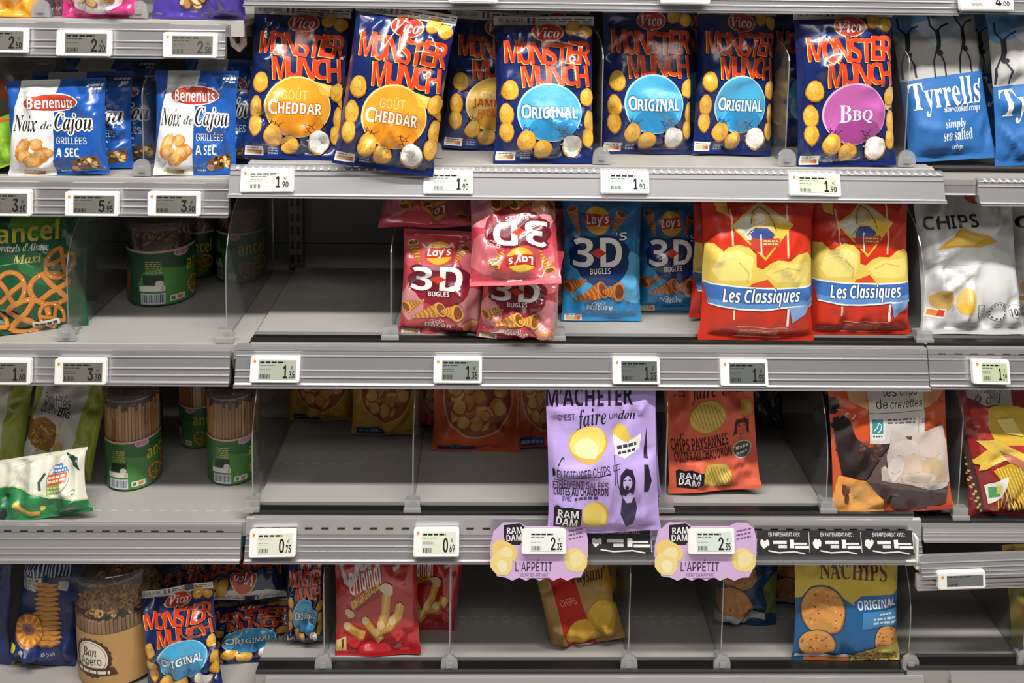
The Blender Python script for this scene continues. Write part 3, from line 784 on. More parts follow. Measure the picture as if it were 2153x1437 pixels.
def strip_label(px0, px1, py0, py1, n, label, seed):
    Y = -.029; A0, A1 = at(px0, py1, Y), at(px1, py0, Y); w, h = A1[0] - A0[0], A1[2] - A0[2]
    A = Art([(0, 0), (px1 - px0, 0), (px1 - px0, py1 - py0), (0, py1 - py0)], '2b2a2a'); g = random.Random(seed); ww = (px1 - px0) / n; hh = py1 - py0
    for k in range(n):
        x = k * ww
        A.text('EN PARTENARIAT AVEC :', x + ww * .22, 4, x + ww * .85, 11, 'f0f0ee', 'inter', .02)
        A.blob(x + ww * .12, hh * .55, 7, 8, 'e9e9e6', .3); A.blob(x + ww * .19, hh * .5, 4, 6, 'e9e9e6', .3)
        A.rect(x + ww * .30, hh * .42, x + ww * .56, hh * .55, 'e4e4e2'); A.rect(x + ww * .40, hh * .6, x + ww * .56, hh * .72, 'd8d8d6')
        A.rect(x + ww * .62, hh * .38, x + ww * .70, hh * .72, 'f2f2f0'); A.rect(x + ww * .70, hh * .5, x + ww * .95, hh * .58, 'e0e0de'); A.rect(x + ww * .72, hh * .63, x + ww * .98, hh * .74, 'f2f2f0')
        A.line([(x + ww * .2, hh * .82), (x + ww * .4, hh * .9), (x + ww * .7, hh * .86), (x + ww * .9, hh * .95)], 2.5, 'd9d9d6')
        A.rect(x + ww - 1.5, 3, x + ww, hh - 4, 'c9c9c9')
    r = thing('rail_label_strip', label, 'label strip', ((A0[0] + A1[0]) / 2, Y, A0[2]), (R(-20), 0, 0), 'black label strips on the price rail')
    o = flat_art('card', A, w, h, printm, r)
    return r
strip_label(1236, 1372, 1119, 1166, 1, 'black label strip with white print between the two purple leaflets', 3)
strip_label(1594, 1926, 1124, 1168, 3, 'long black label strip with white print beneath the prawn cracker bag', 4)
# ------------------------------------------------------------------ the printed designs (drawn in photo-pixel frames)
def crisp_blob(A, cx, cy, rx, ry, white=False, rot=0):
    a, b, c_ = ('b98a3c', 'efece6', 'faf9f6') if white else ('a8701f', 'e2a83c', 'eebf5a')
    A.blob(cx, cy, rx, ry, a, .10, rot, seed=int(cx + cy)); A.blob(cx, cy - (.06 if not white else .10) * ry, rx * .92, ry * .90, b, .10, rot, seed=int(cx + cy))
    A.blob(cx - .2 * rx, cy - .3 * ry, rx * .5, ry * .42, c_, .15, rot, seed=int(cx * 3))
    for k in range(3): A.ell(cx + rx * (-.35 + .4 * k), cy + ry * (.45 - .22 * ((k * 2) % 3)), rx * .06, ry * .05, a if not white else 'd9d2c4', n=8)

def jumble(A, s, x0, y0, x1, y1, fill, edge, dark, seed=1, arc=.18):
    g = random.Random(seed); n = len(s); ws = [1.25 if ch in 'MN' else 1.0 for ch in s]; tot = sum(ws); x = x0
    L = []
    for i, ch in enumerate(s):
        w = (x1 - x0) * ws[i] / tot; t = (i + .5) / n
        dy = arc * (y1 - y0) * (4 * (t - .5) ** 2) * -.4 + g.uniform(-.05, .05) * (y1 - y0); sc_ = g.uniform(.92, 1.08)
        L.append((ch, x - w * .03, y0 + dy, x + w * 1.05, y0 + dy + (y1 - y0) * sc_, g.uniform(-7, 7))); x += w
    for ch, a, b, c, d, r in L: A.text(ch, a - 3, b - 2.5, c + 2.5, d + 3, dark, 'sans', .0002, rot=r)
    for ch, a, b, c, d, r in L: A.text(ch, a - 1.5, b, c, d + 1.6, edge, 'sans', .000, rot=r)
    for ch, a, b, c, d, r in L: A.text(ch, a + .2, b - .4, c + .6, d + .2, fill, 'sans', .012, rot=r)

def oval_logo(A, cx, cy, rx, ry, word, rimc='e6c27a', fillc='c93a2c', font='serifi', rot=0, inner='a52a20'):
    A.ell(cx, cy, rx, ry, rimc, rot); A.ell(cx, cy, rx * .93, ry * .9, fillc, rot); A.ell(cx, cy + ry * .35, rx * .75, ry * .45, inner, rot)
    A.text(word, cx - rx * .72, cy - ry * .55, cx + rx * .72, cy + ry * .55, 'f7f2ea', font, .015, rot=rot)

def grade_label(A, x0, y0, x1, y1, rot=0):
    A.rect(x0, y0, x1, y1, 'eceae2', rot); h = y1 - y0; w = x1 - x0
    A.bars(x0 + w * .1, y0 + h * .12, x1 - w * .2, y0 + h * .32, '55534c', 1, rot)
    for k, c in enumerate(('2f8d4c', '9dbb48', 'e9c84a', 'dd8a3b', 'c9502f')):
        A.rect(x0 + w * (.1 + .16 * k), y0 + h * .42, x0 + w * (.26 + .16 * k), y0 + h * .86, c if k > 2 else 'd9b98a', rot)

def branches(A, cx, cy, r, c, seed):
    g = random.Random(seed)
    for s in (-1, 1):
        for k in range(4):
            x, y = cx + s * r * g.uniform(.45, .95), cy + r * g.uniform(.55, .85)
            P = [(x, y + r * .12)]
            for _ in range(4): P.append((P[-1][0] - s * r * g.uniform(-.02, .16), P[-1][1] - r * g.uniform(.03, .12)))
            A.line(P, 1.3, c); A.line([P[2], (P[2][0] + s * r * .1, P[2][1] - r * .14)], 1, c); A.line([P[1], (P[1][0] - s * r * .14, P[1][1] + r * .01)], 1, c)

def ghost_bag(kind):
    A = Art([(1262, 10), (1452, 10), (1452, 325), (1262, 325)], '15265f', sb=.05, st=.055)
    A.rect(1255, 11, 1460, 31, 'd6d3ca'); A.text('BIEN FAIRE', 1272, 15, 1318, 24, '33332f', 'inter', .02); A.rect(1326, 13, 1331, 26, '3c4fa0'); A.rect(1336, 13, 1341, 26, 'b8433a')
    A.bars(1346, 15, 1450, 25, '55544d', 2, fill=.5)
    oval_logo(A, 1364, 47, 32, 21, 'Vico')
    crisp_blob(A, 1412, 38, 15, 16); crisp_blob(A, 1436, 46, 14, 15)
    jumble(A, 'MONSTER', 1281, 70, 1447, 116, 'd2401f', 'f0c14b', '0b1230', 3, .2)
    jumble(A, 'MUNCH', 1314, 118, 1442, 160, 'd2401f', 'f0c14b', '0b1230', 8, -.2)
    cc = {'original': ('4aa6d2', '2f86ba', 'a9d6ea'), 'cheddar': ('e6a02f', 'd4861f', 'f4d48c'), 'bbq': ('bb5fa6', '9b438a', 'dcb0d2'), 'ham': ('d8ae4e', 'c08a30', 'ecd493')}[kind]
    A.ell(1366, 218, 63, 61, cc[2], n=40); A.ell(1367, 219, 60, 59, cc[0], n=40); A.ell(1372, 250, 44, 26, cc[1], n=24); A.ell(1366, 190, 42, 20, cc[0])
    tree = {'original': '17497a', 'cheddar': '6b2c1d', 'bbq': '4b1a49', 'ham': '7a4a1d'}[kind]
    branches(A, 1366, 218, 62, tree, 5)
    if kind == 'original':
        A.text('O', 1312, 202, 1332, 231, 'f6f4ee', 'sans', .01, rot=-3, out='2c6d9c', ow=0.036); A.text('RIGINAL', 1332, 207, 1420, 231, 'f6f4ee', 'sans', .01, out='2c6d9c', ow=0.036)
    elif kind == 'cheddar':
        A.text('GO\u00dbT', 1335, 180, 1385, 204, 'f3d28a', 'sans', .005, rot=-2); A.text('C', 1312, 206, 1330, 234, 'faf6ec', 'sans', .01); A.text('HEDDAR', 1330, 210, 1412, 232, 'faf6ec', 'sans', .01, out='b8641a', ow=0.036)
        A.poly([(1398, 166), (1452, 176), (1448, 196), (1410, 192)], 'eec04a'); A.poly([(1448, 190), (1454, 220), (1434, 200)], 'cf8f2a'); A.poly([(1404, 170), (1448, 178), (1424, 186)], 'f6d877')
    elif kind == 'bbq':
        A.text('B', 1336, 200, 1360, 234, 'f3eaf2', 'serif', .01); A.text('BQ', 1362, 210, 1402, 236, 'f3eaf2', 'serif', .01)
        A.blob(1440, 190, 9, 16, '8c4a2a', .2, 30); A.blob(1444, 176, 10, 8, 'a43a30', .3); A.blob(1436, 204, 8, 10, 'd8b98c', .3)
    else:
        A.text('GO\u00dbT', 1335, 186, 1385, 204, 'e8d8ac', 'sans', .005); A.text('JAMBON', 1318, 206, 1408, 228, 'b8432b', 'sans', .01); A.text('FROMAGE', 1330, 230, 1402, 247, 'c4572f', 'sans', .005)
    for (x, y, rx, ry) in ((1290, 172, 18, 25), (1283, 222, 16, 26), (1284, 259, 16, 24), (1439, 186, 14, 23), (1445, 238, 13, 26), (1441, 271, 14, 22), (1322, 277, 20, 23), (1353, 293, 21, 22)): crisp_blob(A, x, y, rx * .9, ry * .92)
    A.poly([(1386, 284), (1396, 280), (1394, 290)], 'e9e6df'); crisp_blob(A, 1409, 288, 22, 24, True)
    grade_label(A, 1266, 300, 1303, 319); A.rect(1310, 299, 1332, 318, '2d3d78'); A.bars(1312, 301, 1330, 316, 'b9bcd0', 3)
    return A

def cashew_bag():
    A = Art([(8, 180), (228, 160), (223, 373), (28, 374)], '1f56a8', sb=.05, st=.06)
    A.poly([(41, 176), (122, 170), (120, 205), (118, 250), (116, 380), (22, 380), (30, 300)], 'e9e8e5')
    A.poly([(40, 178), (122, 172), (121, 200), (41, 206)], 'cfcfcc')
    A.poly([(150, 172), (226, 165), (224, 200), (180, 200)], '17427f'); A.bars(186, 176, 222, 183, 'e8ecf4', 1, -5, .8); A.bars(204, 184, 220, 190, 'e8ecf4', 1, -5, .8)
    A.ell(115, 223, 66, 21, 'f2eee8', -4); A.ell(115, 223, 63.5, 18.5, 'b5382a', -4); A.ell(115, 222, 60, 16, 'd1432f', -4)
    A.text('Benenuts', 64, 211, 168, 236, 'f7f4ee', 'sans', .000, rot=-3, out='8e2a1e', ow=0.023)
    A.text('Noix', 34, 252, 84, 286, '2b2a28', 'serifi', .000); A.text('de', 90, 264, 114, 281, '4a4946', 'serifi'); A.text('Cajou', 120, 246, 205, 291, '221f1e', 'serifi', .000, out='f4f3ef', ow=0.041)
    A.text('GRILL\u00c9ES', 124, 293, 192, 311, 'f4f4f2', 'sans', .005); A.text('A SEC', 124, 319, 175, 337, 'f4f4f2', 'sans', .01)
    for (x, y, rx, ry, r) in ((56, 318, 12, 22, 30), (84, 312, 11, 14, -20), (62, 336, 19, 14, 20), (92, 334, 20, 13, -30), (76, 345, 16, 13, 0), (108, 330, 9, 8, 0)):
        A.blob(x, y, rx, ry, 'c27e36', .25, r); A.blob(x - 1, y - 2, rx * .85, ry * .8, 'e0a45c', .25, r); A.blob(x - 3, y - 4, rx * .4, ry * .35, 'ecbf84', .2, r)
    A.poly([(158, 345), (180, 338), (210, 335), (212, 356), (186, 362), (150, 366)], '7a4a1c')
    g = random.Random(3)
    for k in range(26): A.blob(g.uniform(162, 208), g.uniform(340, 360), 4, 3, g.choice(('e6c27a', 'c98a35', 'f2dfae', '3b2411')), .2, n=8)
    A.blob(160, 360, 10, 6, 'e3a06c', .2); A.bars(126, 362, 146, 369, 'c9d6ea', 1)
    grade_label(A, 52, 360, 100, 372)
    return A

def nut_pouch(base, bowl, nuts, fr):
    """fr = quad; a window of nuts near the foot of a stand-up pouch"""
    A = Art(fr, base, sb=.03, st=.05)
    x0, x1, yb = fr[0][0], fr[1][0], fr[2][1]; cx = (x0 + x1) / 2; w = x1 - x0
    if bowl:
        A.ell(cx, yb - 80, w * .44, 72, 'e9d3dc', n=40); A.ell(cx, yb - 84, w * .40, 64, 'f6eef0', n=40); A.ell(cx, yb - 86, w * .36, 58, 'dcc7c0', n=40)
    g = random.Random(int(cx))
    for k in range(46 if nuts else 0):
        a, r = g.uniform(0, 6.28), g.random() ** .5
        X, Y = cx + math.cos(a) * r * w * .30, yb - 80 + math.sin(a) * r * 50
        A.blob(X, Y, 13, 9, '8a5c2c', .15, g.uniform(0, 180), n=12); A.blob(X - 1, Y - 1, 11, 7.5, g.choice(nuts), .15, g.uniform(0, 180), n=12)
    return A

def cone(A, tip, mouth, r, c0='d9a24a', c1='a9692a', c2='7d431c', n=7):
    t, m_ = np.array(tip, float), np.array(mouth, float); d = m_ - t; d /= np.hypot(*d); p = np.array((-d[1], d[0]))
    A.poly([t - p * r * .14, m_ - p * r, m_ + p * r, t + p * r * .14], c1)
    for k in range(n):
        f = (k + .3) / n; q = t + (m_ - t) * f; w = r * (.14 + .86 * f)
        A.line([q - p * w * .95, q + d * w * .22, q + p * w * .95], max(1.2, r * .16), c0)
    A.ell(m_[0], m_[1], r * .55, r, c0, math.degrees(math.atan2(d[1], d[0]))); A.ell(m_[0] + d[0], m_[1] + d[1], r * .4, r * .78, c2, math.degrees(math.atan2(d[1], d[0])))

def lays_badge(A, cx, cy, r):
    A.ell(cx, cy, r, r * 1.02, 'e0a32a'); A.ell(cx, cy - .15 * r, r * .9, r * .82, 'f0c23a'); A.ell(cx, cy + r * .55, r * .7, r * .4, 'e7ad2f')
    A.poly([(cx - r * 1.02, cy - r * .42), (cx + r * .98, cy - r * .5), (cx + r * 1.05, cy + r * .30), (cx - r * .95, cy + r * .46)], 'b53226'); A.text("Lay's", cx - r * .86, cy - r * .42, cx + r * .86, cy + r * .44, 'f8f4ee', 'sansi', .0005, rot=-5)

def cone_bag(kind):
    red = kind == 'red'
    A = Art([(1184, 412), (1346, 412), (1346, 678), (1180, 674)], 'b9404c' if red else '1d86c6', sb=.05, st=.06)
    if red:
        A.blob(1218, 470, 40, 60, 'c2525c', .3); A.blob(1320, 600, 40, 60, 'd0848a', .25); A.blob(1205, 590, 26, 50, 'd28a8e', .25); A.blob(1320, 480, 30, 44, 'cc6a72', .3); A.blob(1250, 650, 60, 24, 'c54b56', .2)
    else:
        A.rect(1170, 400, 1360, 520, '1a6fae'); A.blob(1262, 520, 120, 30, '1a6fae', .1); A.blob(1320, 580, 34, 60, '5aaede', .25); A.blob(1215, 590, 30, 40, '4aa2d6', .25)
    for tip, mo, r in (((1216, 492), (1202, 444), 12), ((1284, 488), (1302, 452), 12)): cone(A, tip, mo, r, 'd98a4a' if not red else 'dca34c')
    dk = '6d1a28' if red else '12285a'
    A.ell(1262, 545, 56, 50, '8e2433' if red else '16366f'); A.ell(1256, 528, 64, 34, dk, -4)
    lays_badge(A, 1253, 464, 27)
    A.text('3', 1201, 498, 1243, 556, 'efece6', 'sans', .01, rot=2, out=dk, ow=0.045); A.text('D', 1257, 497, 1303, 556, 'efece6', 'sans', .01, out=dk, ow=0.045)
    A.poly([(1236, 527), (1253, 517), (1270, 527), (1253, 538)], 'cf4028')
    if not red: A.text("'S", 1290, 486, 1314, 502, 'e8e8e6', 'sans', .01, out=dk, ow=0.054)
    A.rect(1230, 555, 1282, 571, dk, -2); A.text('BUGLES', 1235, 557, 1278, 569, 'f4f2ee', 'sans', .005, rot=-2)
    a = ('e0a94e', 'b87830', '8a4d1e') if red else ('d8823c', 'a8581f', '7d3a15')
    cone(A, (1228, 580), (1193, 600), 15, *a); cone(A, (1206, 626), (1262, 602), 20, *a); cone(A, (1262, 606), (1296, 606), 22, *a)
    A.text('Go\u00fbt', 1241, 627, 1271, 637, 'f4f2ee', 'inter', .02); A.text('Bacon' if red else 'Nature', 1231, 637, 1284, 649, 'f4f2ee', 'sans', .01)
    if red: A.blob(1322, 640, 18, 14, 'd88a5e', .3); A.blob(1328, 652, 12, 8, 'c05a46', .3)
    grade_label(A, 1186, 659, 1222, 673)
    return A

def classic_bag():
    A = Art([(1478, 402), (1706, 402), (1714, 716), (1462, 716)], 'c93019', sb=.045, st=.05)
    A.poly([(1510, 404), (1700, 404), (1700, 416), (1526, 422), (1524, 452), (1504, 446), (1498, 416)], 'e3b23a'); A.poly([(1520, 410), (1640, 404), (1640, 412), (1522, 418)], 'c2381f')
    A.line([(1529, 440), (1529, 508)], 4, 'f0c9a0'); A.line([(1645, 430), (1645, 530)], 4, 'f0c9a0')
    A.poly([(1526, 470), (1590, 424), (1658, 466), (1596, 535)], 'e8b93c'); A.poly([(1532, 470), (1590, 429), (1651, 466), (1596, 528)], 'c7c6b6'); A.poly([(1610, 452), (1651, 466), (1596, 528), (1590, 500)], 'e2b640'); A.poly([(1560, 496), (1630, 494), (1596, 528)], 'c43a22')
    # a woman's bust sketched in the diamond
    A.poly([(1572, 444), (1585, 434), (1600, 440), (1612, 458), (1618, 476), (1606, 480), (1598, 470), (1576, 474), (1566, 462)], 'd9b765'); A.line([(1568, 466), (1574, 444), (1586, 434), (1602, 442), (1614, 462), (1620, 478)], 1.5, '2a2a33')
    A.ell(1586, 456, 10, 13, 'd8cdb6'); A.line([(1580, 462), (1586, 465), (1592, 461)], 1, '6a5a4a'); A.poly([(1566, 484), (1578, 472), (1600, 472), (1616, 484), (1612, 492), (1570, 494)], '3b4e8c'); A.line([(1560, 488), (1568, 478), (1578, 472)], 1.4, '2a2a33')
    A.rect(1566, 493, 1586, 516, 'b8402c', 10); A.rect(1590, 492, 1626, 508, 'c9432a', -3); A.line([(1587, 484), (1587, 524)], 3, 'eee8d8'); A.bars(1592, 494, 1622, 506, 'f0d48a', 2)
    P = [(1466, 590), (1476, 508), (1492, 506), (1508, 520), (1518, 512), (1540, 506), (1562, 510), (1576, 524), (1576, 548), (1590, 552), (1606, 540), (1622, 534), (1650, 536), (1668, 524), (1690, 520), (1706, 536), (1712, 600), (1480, 596)]
    A.poly(P, 'dcc25a'); A.poly([(1484, 560), (1500, 522), (1544, 516), (1570, 530), (1564, 574), (1500, 580)], 'e8d67e'); A.poly([(1594, 560), (1628, 542), (1690, 540), (1700, 560), (1690, 580), (1620, 578)], 'e6d276')
    A.poly([(1566, 582), (1600, 572), (1616, 588), (1560, 590)], 'd04a28'); A.line([(1540, 540), (1560, 560), (1556, 580)], 2, 'c9a944'); A.line([(1610, 560), (1640, 548), (1676, 556)], 2, 'cdb04a'); A.line([(1496, 540), (1520, 530), (1540, 534)], 2, 'f2e6a8')
    A.poly([(1470, 584), (1540, 588), (1620, 590), (1712, 588), (1710, 634), (1650, 634), (1590, 640), (1540, 640), (1478, 632)], 'eef0ee'); A.poly([(1470, 587), (1540, 591), (1620, 593), (1712, 591), (1710, 630), (1650, 630), (1590, 636), (1540, 636), (1478, 629)], '3c6db4'); A.poly([(1478, 618), (1560, 626), (1640, 622), (1712, 616), (1710, 630), (1650, 630), (1590, 636), (1540, 636), (1480, 629)], '5a90cc')
    A.text('Les Classiques', 1505, 592, 1676, 632, 'f6f6f4', 'sansi', .0, rot=-1, out='2a4a86', ow=0.023)
    A.line([(1532, 640), (1532, 664)], 4, 'efd9c0'); A.line([(1650, 636), (1650, 676)], 5, 'e8e4e0'); A.poly([(1653, 634), (1700, 630), (1690, 650), (1660, 668)], '7d9fd0'); A.line([(1540, 679), (1652, 681)], 2.5, 'f0a088')
    A.rect(1546, 684, 1634, 704, 'd9604a'); A.bars(1548, 686, 1632, 702, 'e89a86', 3, fill=.6); A.line([(1540, 706), (1640, 708)], 2, 'e89a86')
    return A

def white_bag():
    A = Art([(1890, 380), (2140, 380), (2140, 712), (1936, 700)], 'c8c8c7', sb=.045, st=.05)
    A.ell(1946, 408, 26, 18, 'b5552f'); A.ell(2046, 414, 30, 20, 'b5552f')
    A.text('CHIPS', 1916, 460, 2036, 492, '1f1c1b', 'sans', .01, rot=-3)
    A.poly([(1942, 538), (1970, 512), (2000, 488), (2020, 500), (2060, 508), (2090, 524), (2050, 534), (1990, 540)], 'c99a33'); A.poly([(1960, 530), (1990, 500), (2010, 504), (2050, 516), (2030, 528)], 'ddb554')
    A.blob(2010, 552, 74, 20, 'c2c2c0', .1); A.blob(1966, 640, 20, 22, 'c9a45c', .2); A.blob(2012, 644, 20, 24, 'd9b96a', .2); A.blob(2012, 655, 18, 10, 'e2b84a', .2)
    A.rect(1936, 655, 1975, 672, 'e8e2d4', 8); A.rect(1942, 658, 1960, 668, 'd98a3b', 8); A.rect(1960, 658, 1972, 670, 'c9402f', 8)
    A.line([(2034, 650), (2050, 652), (2054, 680), (2044, 684), (2036, 672)], 1.6, '4a4a48', True); A.bars(2040, 656, 2050, 676, '77757a', 4)
    A.line([(2081 + 19 * math.cos(k * .4), 666 + 18 * math.sin(k * .4)) for k in range(16)], 1, '55534f', True)
    for k in range(14): A.rect(2081 + 15 * math.cos(k * .45) - 1.5, 666 + 14 * math.sin(k * .45) - 1.5, 2081 + 15 * math.cos(k * .45) + 1.5, 666 + 14 * math.sin(k * .45) + 1.5, '55534f')
    A.line([(2121 + 14 * math.cos(k * .5), 668 + 13 * math.sin(k * .5)) for k in range(13)], 1, '77757a', True); A.text('100', 2108, 662, 2132, 676, '3a3835', 'sans')
    return A

def navy_crisp_bag():
    A = Art([(1858, 20), (2045, 20), (2085, 332), (1905, 345)], '2b66a6', sb=.04, st=.045)
    A.poly([(1840, 0), (2060, 0), (2062, 100), (2048, 162), (1890, 180), (1850, 180)], 'a9a7a3'); A.poly([(1850, 0), (2060, 0), (2056, 40), (1990, 60), (1930, 70), (1880, 90), (1856, 70)], '5f8fb8'); A.poly([(1900, 60), (1990, 40), (2020, 90), (1950, 110)], 'aebccb')
    ink = '23252b'
    for (x, y, s_) in ((1890, 120, 1), (1955, 118, 1.1), (2012, 110, 1)):      # tall thin acrobat silhouettes upside down, legs to the band
        A.line([(x, y - 40 * s_), (x + 3, y - 10), (x, y + 6)], 9 * s_, ink); A.ell(x + 6, y + 6, 7, 6, ink)
        A.line([(x - 2, y), (x - 8, y + 24), (x - 5, y + 56)], 3.5, ink); A.line([(x + 3, y), (x + 16, y + 26), (x + 20, y + 54)], 3.5, ink); A.line([(x, y - 38), (x + 10, y - 50), (x + 26, y - 56)], 4, ink); A.line([(x, y - 36), (x - 14, y - 54), (x - 16, y - 76)], 4, ink)
    A.text('Tyrrells', 1895, 178, 2052, 250, 'f2f2ee', 'serif', -.012, rot=-7); A.text("'", 2046, 176, 2050, 186, 'f2f2ee', 'sans')
    A.text('slow-cooked crisps', 1966, 228, 2052, 247, 'dfe6ee', 'serifi', -.01, rot=-4); A.text('simply', 1968, 258, 2016, 280, 'eaf0f4', 'serifi', -.015, rot=-6); A.text('sea salted', 1964, 278, 2033, 300, 'eaf0f4', 'serif', -.015, rot=-6); A.text('crisps', 1990, 307, 2012, 320, 'eaf0f4', 'serif', -.01, rot=-4)
    return A

def pretzel(A, cx, cy, r, rot=0, c0='8a4a1c', c1='c98238', w=.24):
    k = R(rot)
    def q(P): return [(cx + r * (x * math.cos(k) - y * math.sin(k)), cy + r * (x * math.sin(k) + y * math.cos(k))) for x, y in P]
    loop = [(math.cos(t) * 1.0, math.sin(t) * .8) for t in np.linspace(.5, 2 * math.pi - .5 + .0, 22)]
    arm1 = [(.85, .42), (.45, .1), (.0, -.2), (-.4, -.62)]; arm2 = [(.85, -.42), (.45, -.1), (.0, .2), (-.4, .62)]
    for P in (loop, arm1, arm2): A.line(q(P), r * w * 1.3, c0)
    for P in (loop, arm1, arm2): A.line([(x - 1, y - 1) for x, y in q(P)], r * w, c1)
    g = random.Random(int(cx))
    for i in range(2, 20, 3): x, y = q([loop[i]])[0]; A.ell(x, y, 1.5, 1.5, 'f2e4cc', n=6)

def green_pretzel_bag():
    A = Art([(-70, 420), (215, 420), (200, 714), (-75, 714)], '14502e', sb=.04, st=.05)
    A.poly([(60, 415), (150, 415), (152, 470), (110, 500), (40, 470)], '4f8a2a'); A.poly([(-60, 420), (60, 420), (20, 470), (-60, 500)], '0f3d24'); A.blob(120, 560, 60, 50, '1f6a3a', .3); A.blob(-20, 560, 40, 40, '0e3d22', .3)
    A.text('ancel', 16, 460, 148, 505, 'c3b32c', 'sans', .01); A.text("pretzels d'Alsace", 14, 508, 126, 530, 'dfe6d6', 'serifi', rot=2); A.text('Maxi', 48, 533, 110, 554, 'd9cc7a', 'serifi', .000)
    A.line([(20, 556), (70, 550), (92, 566)], 2.5, '5f9a6a')
    for (x, y, r, ro) in ((40, 612, 40, 100), (128, 618, 45, 10), (150, 560, 36, -60), (75, 676, 46, 170), (0, 690, 36, 40), (128, 680, 30, 60), (-40, 620, 40, 60)): pretzel(A, x, y, r, ro)
    A.rect(84, 688, 142, 701, 'eae6dc', -4); A.bars(90, 691, 136, 699, '33302c', 1, -4, .8)
    return A

def organic_bag():
    A = Art([(95, 790), (250, 800), (205, 1000), (58, 990)], '9aa53c', sb=.04, st=.05)
    A.poly([(115, 780), (215, 790), (190, 880), (168, 960), (160, 1010), (60, 1000), (80, 900), (100, 840)], 'c9c7c2'); A.blob(128, 812, 20, 8, 'd2694a', .1)
    A.text('Souffl\u00e9s', 108, 832, 166, 858, '45423e', 'inter', .02, rot=6); A.text('qu\u00e8te', 104, 852, 138, 870, '45423e', 'inter', .02, rot=8); A.text('Bio', 142, 856, 170, 872, '2e2b28', 'sans', .005, rot=8)
    A.blob(110, 902, 34, 30, '9a6a2a', .15)
    g = random.Random(9)
    for k in range(34):
        x, y, t = g.gauss(110, 15), g.gauss(902, 13), g.uniform(0, 6.28); A.line([(x, y), (x + 7 * math.cos(t), y + 7 * math.sin(t)), (x + 9 * math.cos(t + .9), y + 9 * math.sin(t + .9))], 2.4, g.choice(('c9963f', 'b07a2c', 'dcb064', '7d4f1c')))
    A.blob(150, 925, 12, 10, 'c9a25c', .3); A.blob(160, 935, 8, 8, 'b5623a', .3); A.poly([(64, 940), (150, 950), (140, 990), (60, 985)], 'b5b1a8')
    return A

def curl_bag():
    A = Art([(-36, 950), (200, 950), (206, 1094), (-36, 1094)], 'd9d5c4', sb=.05, st=.04)
    A.poly([(-40, 1010), (22, 1012), (60, 1030), (120, 1050), (210, 1066), (210, 1100), (-40, 1100)], '1d6e42'); A.poly([(20, 1014), (60, 1032), (130, 1056), (130, 1100), (0, 1100)], '2f8550'); A.line([(-36, 1008), (22, 1010), (60, 1028), (130, 1050), (208, 1066)], 3, 'b5bf7a')
    A.poly([(150, 955), (190, 970), (196, 1000), (180, 980)], '17402a')
    A.ell(140, 1010, 29, 32, 'e6e4da'); A.line([(140 + 29 * math.cos(t), 1010 + 32 * math.sin(t)) for t in np.linspace(0, 6.1, 26)], 1.4, '4a6a55', True)
    A.poly([(126, 984), (150, 975), (166, 996), (128, 998)], '4f7fb8'); A.rect(114, 998, 164, 1022, 'cf5a36', -2); A.rect(112, 1022, 150, 1042, '8fae4a', -3); A.bars(116, 1001, 160, 1018, 'f0e2c0', 2, -4, .6); A.bars(128, 980, 160, 996, 'dfe8f2', 2); A.bars(114, 1024, 148, 1040, 'dbe6b0', 2)
    A.line([(94, 1030), (90, 1012), (104, 994)], 7, '2c5a40'); A.line([(34, 1048), (48, 1066), (70, 1078), (88, 1082)], 11, 'd9a23a'); A.line([(34, 1047), (48, 1064), (70, 1076)], 5, 'efc766'); A.blob(96, 1070, 6, 6, 'd9c84a', .2); A.text('2', 178, 1038, 188, 1050, '55594e', 'inter')
    A.line([(20, 970), (70, 962), (64, 990)], 1.2, '9a978a'); A.blob(0, 1075, 12, 16, '23302a', .2)
    return A

def puff_bag(col, col2):
    A = Art([(607, 760), (748, 760), (748, 888), (607, 888)], col, sb=.05, st=.05)
    A.ell(680, 806, 58, 58, col2, n=36); A.ell(680, 806, 55, 55, '9a4a2c', n=36); g = random.Random(4)
    for k in range(26):
        a, r = g.uniform(0, 6.28), g.random() ** .5 * 42; x, y = 680 + r * math.cos(a), 806 + r * math.sin(a)
        A.blob(x, y, 13, 12, 'a8582c', .1, n=9); A.blob(x - 1, y - 2, 11, 10, g.choice(('dba24e', 'cf8e3e', 'e3b262')), .1, n=9)
    A.rect(618, 874, 676, 886, '26357a'); A.bars(622, 877, 672, 884, '8f9ccc', 1)
    return A

def ram_logo(A, x0, y0, x1, y1, rot=0):
    w, h = x1 - x0, y1 - y0
    A.poly([(x0, y0 + h * .12), (x0 + w * .12, y0), (x0 + w * .3, y0 + h * .08), (x0 + w * .6, y0 + h * .02), (x1, y0 + h * .1), (x1 - w * .02, y0 + h * .8), (x0 + w * .8, y1), (x0 + w * .05, y1 - h * .05)], '1c1720')
    A.text('RAM', x0 + w * .16, y0 + h * .16, x1 - w * .12, y0 + h * .48, 'f2eef4', 'sans', .01, rot=-4); A.text('DAM', x0 + w * .12, y0 + h * .5, x1 - w * .14, y0 + h * .84, 'f2eef4', 'sans', .01, rot=3)

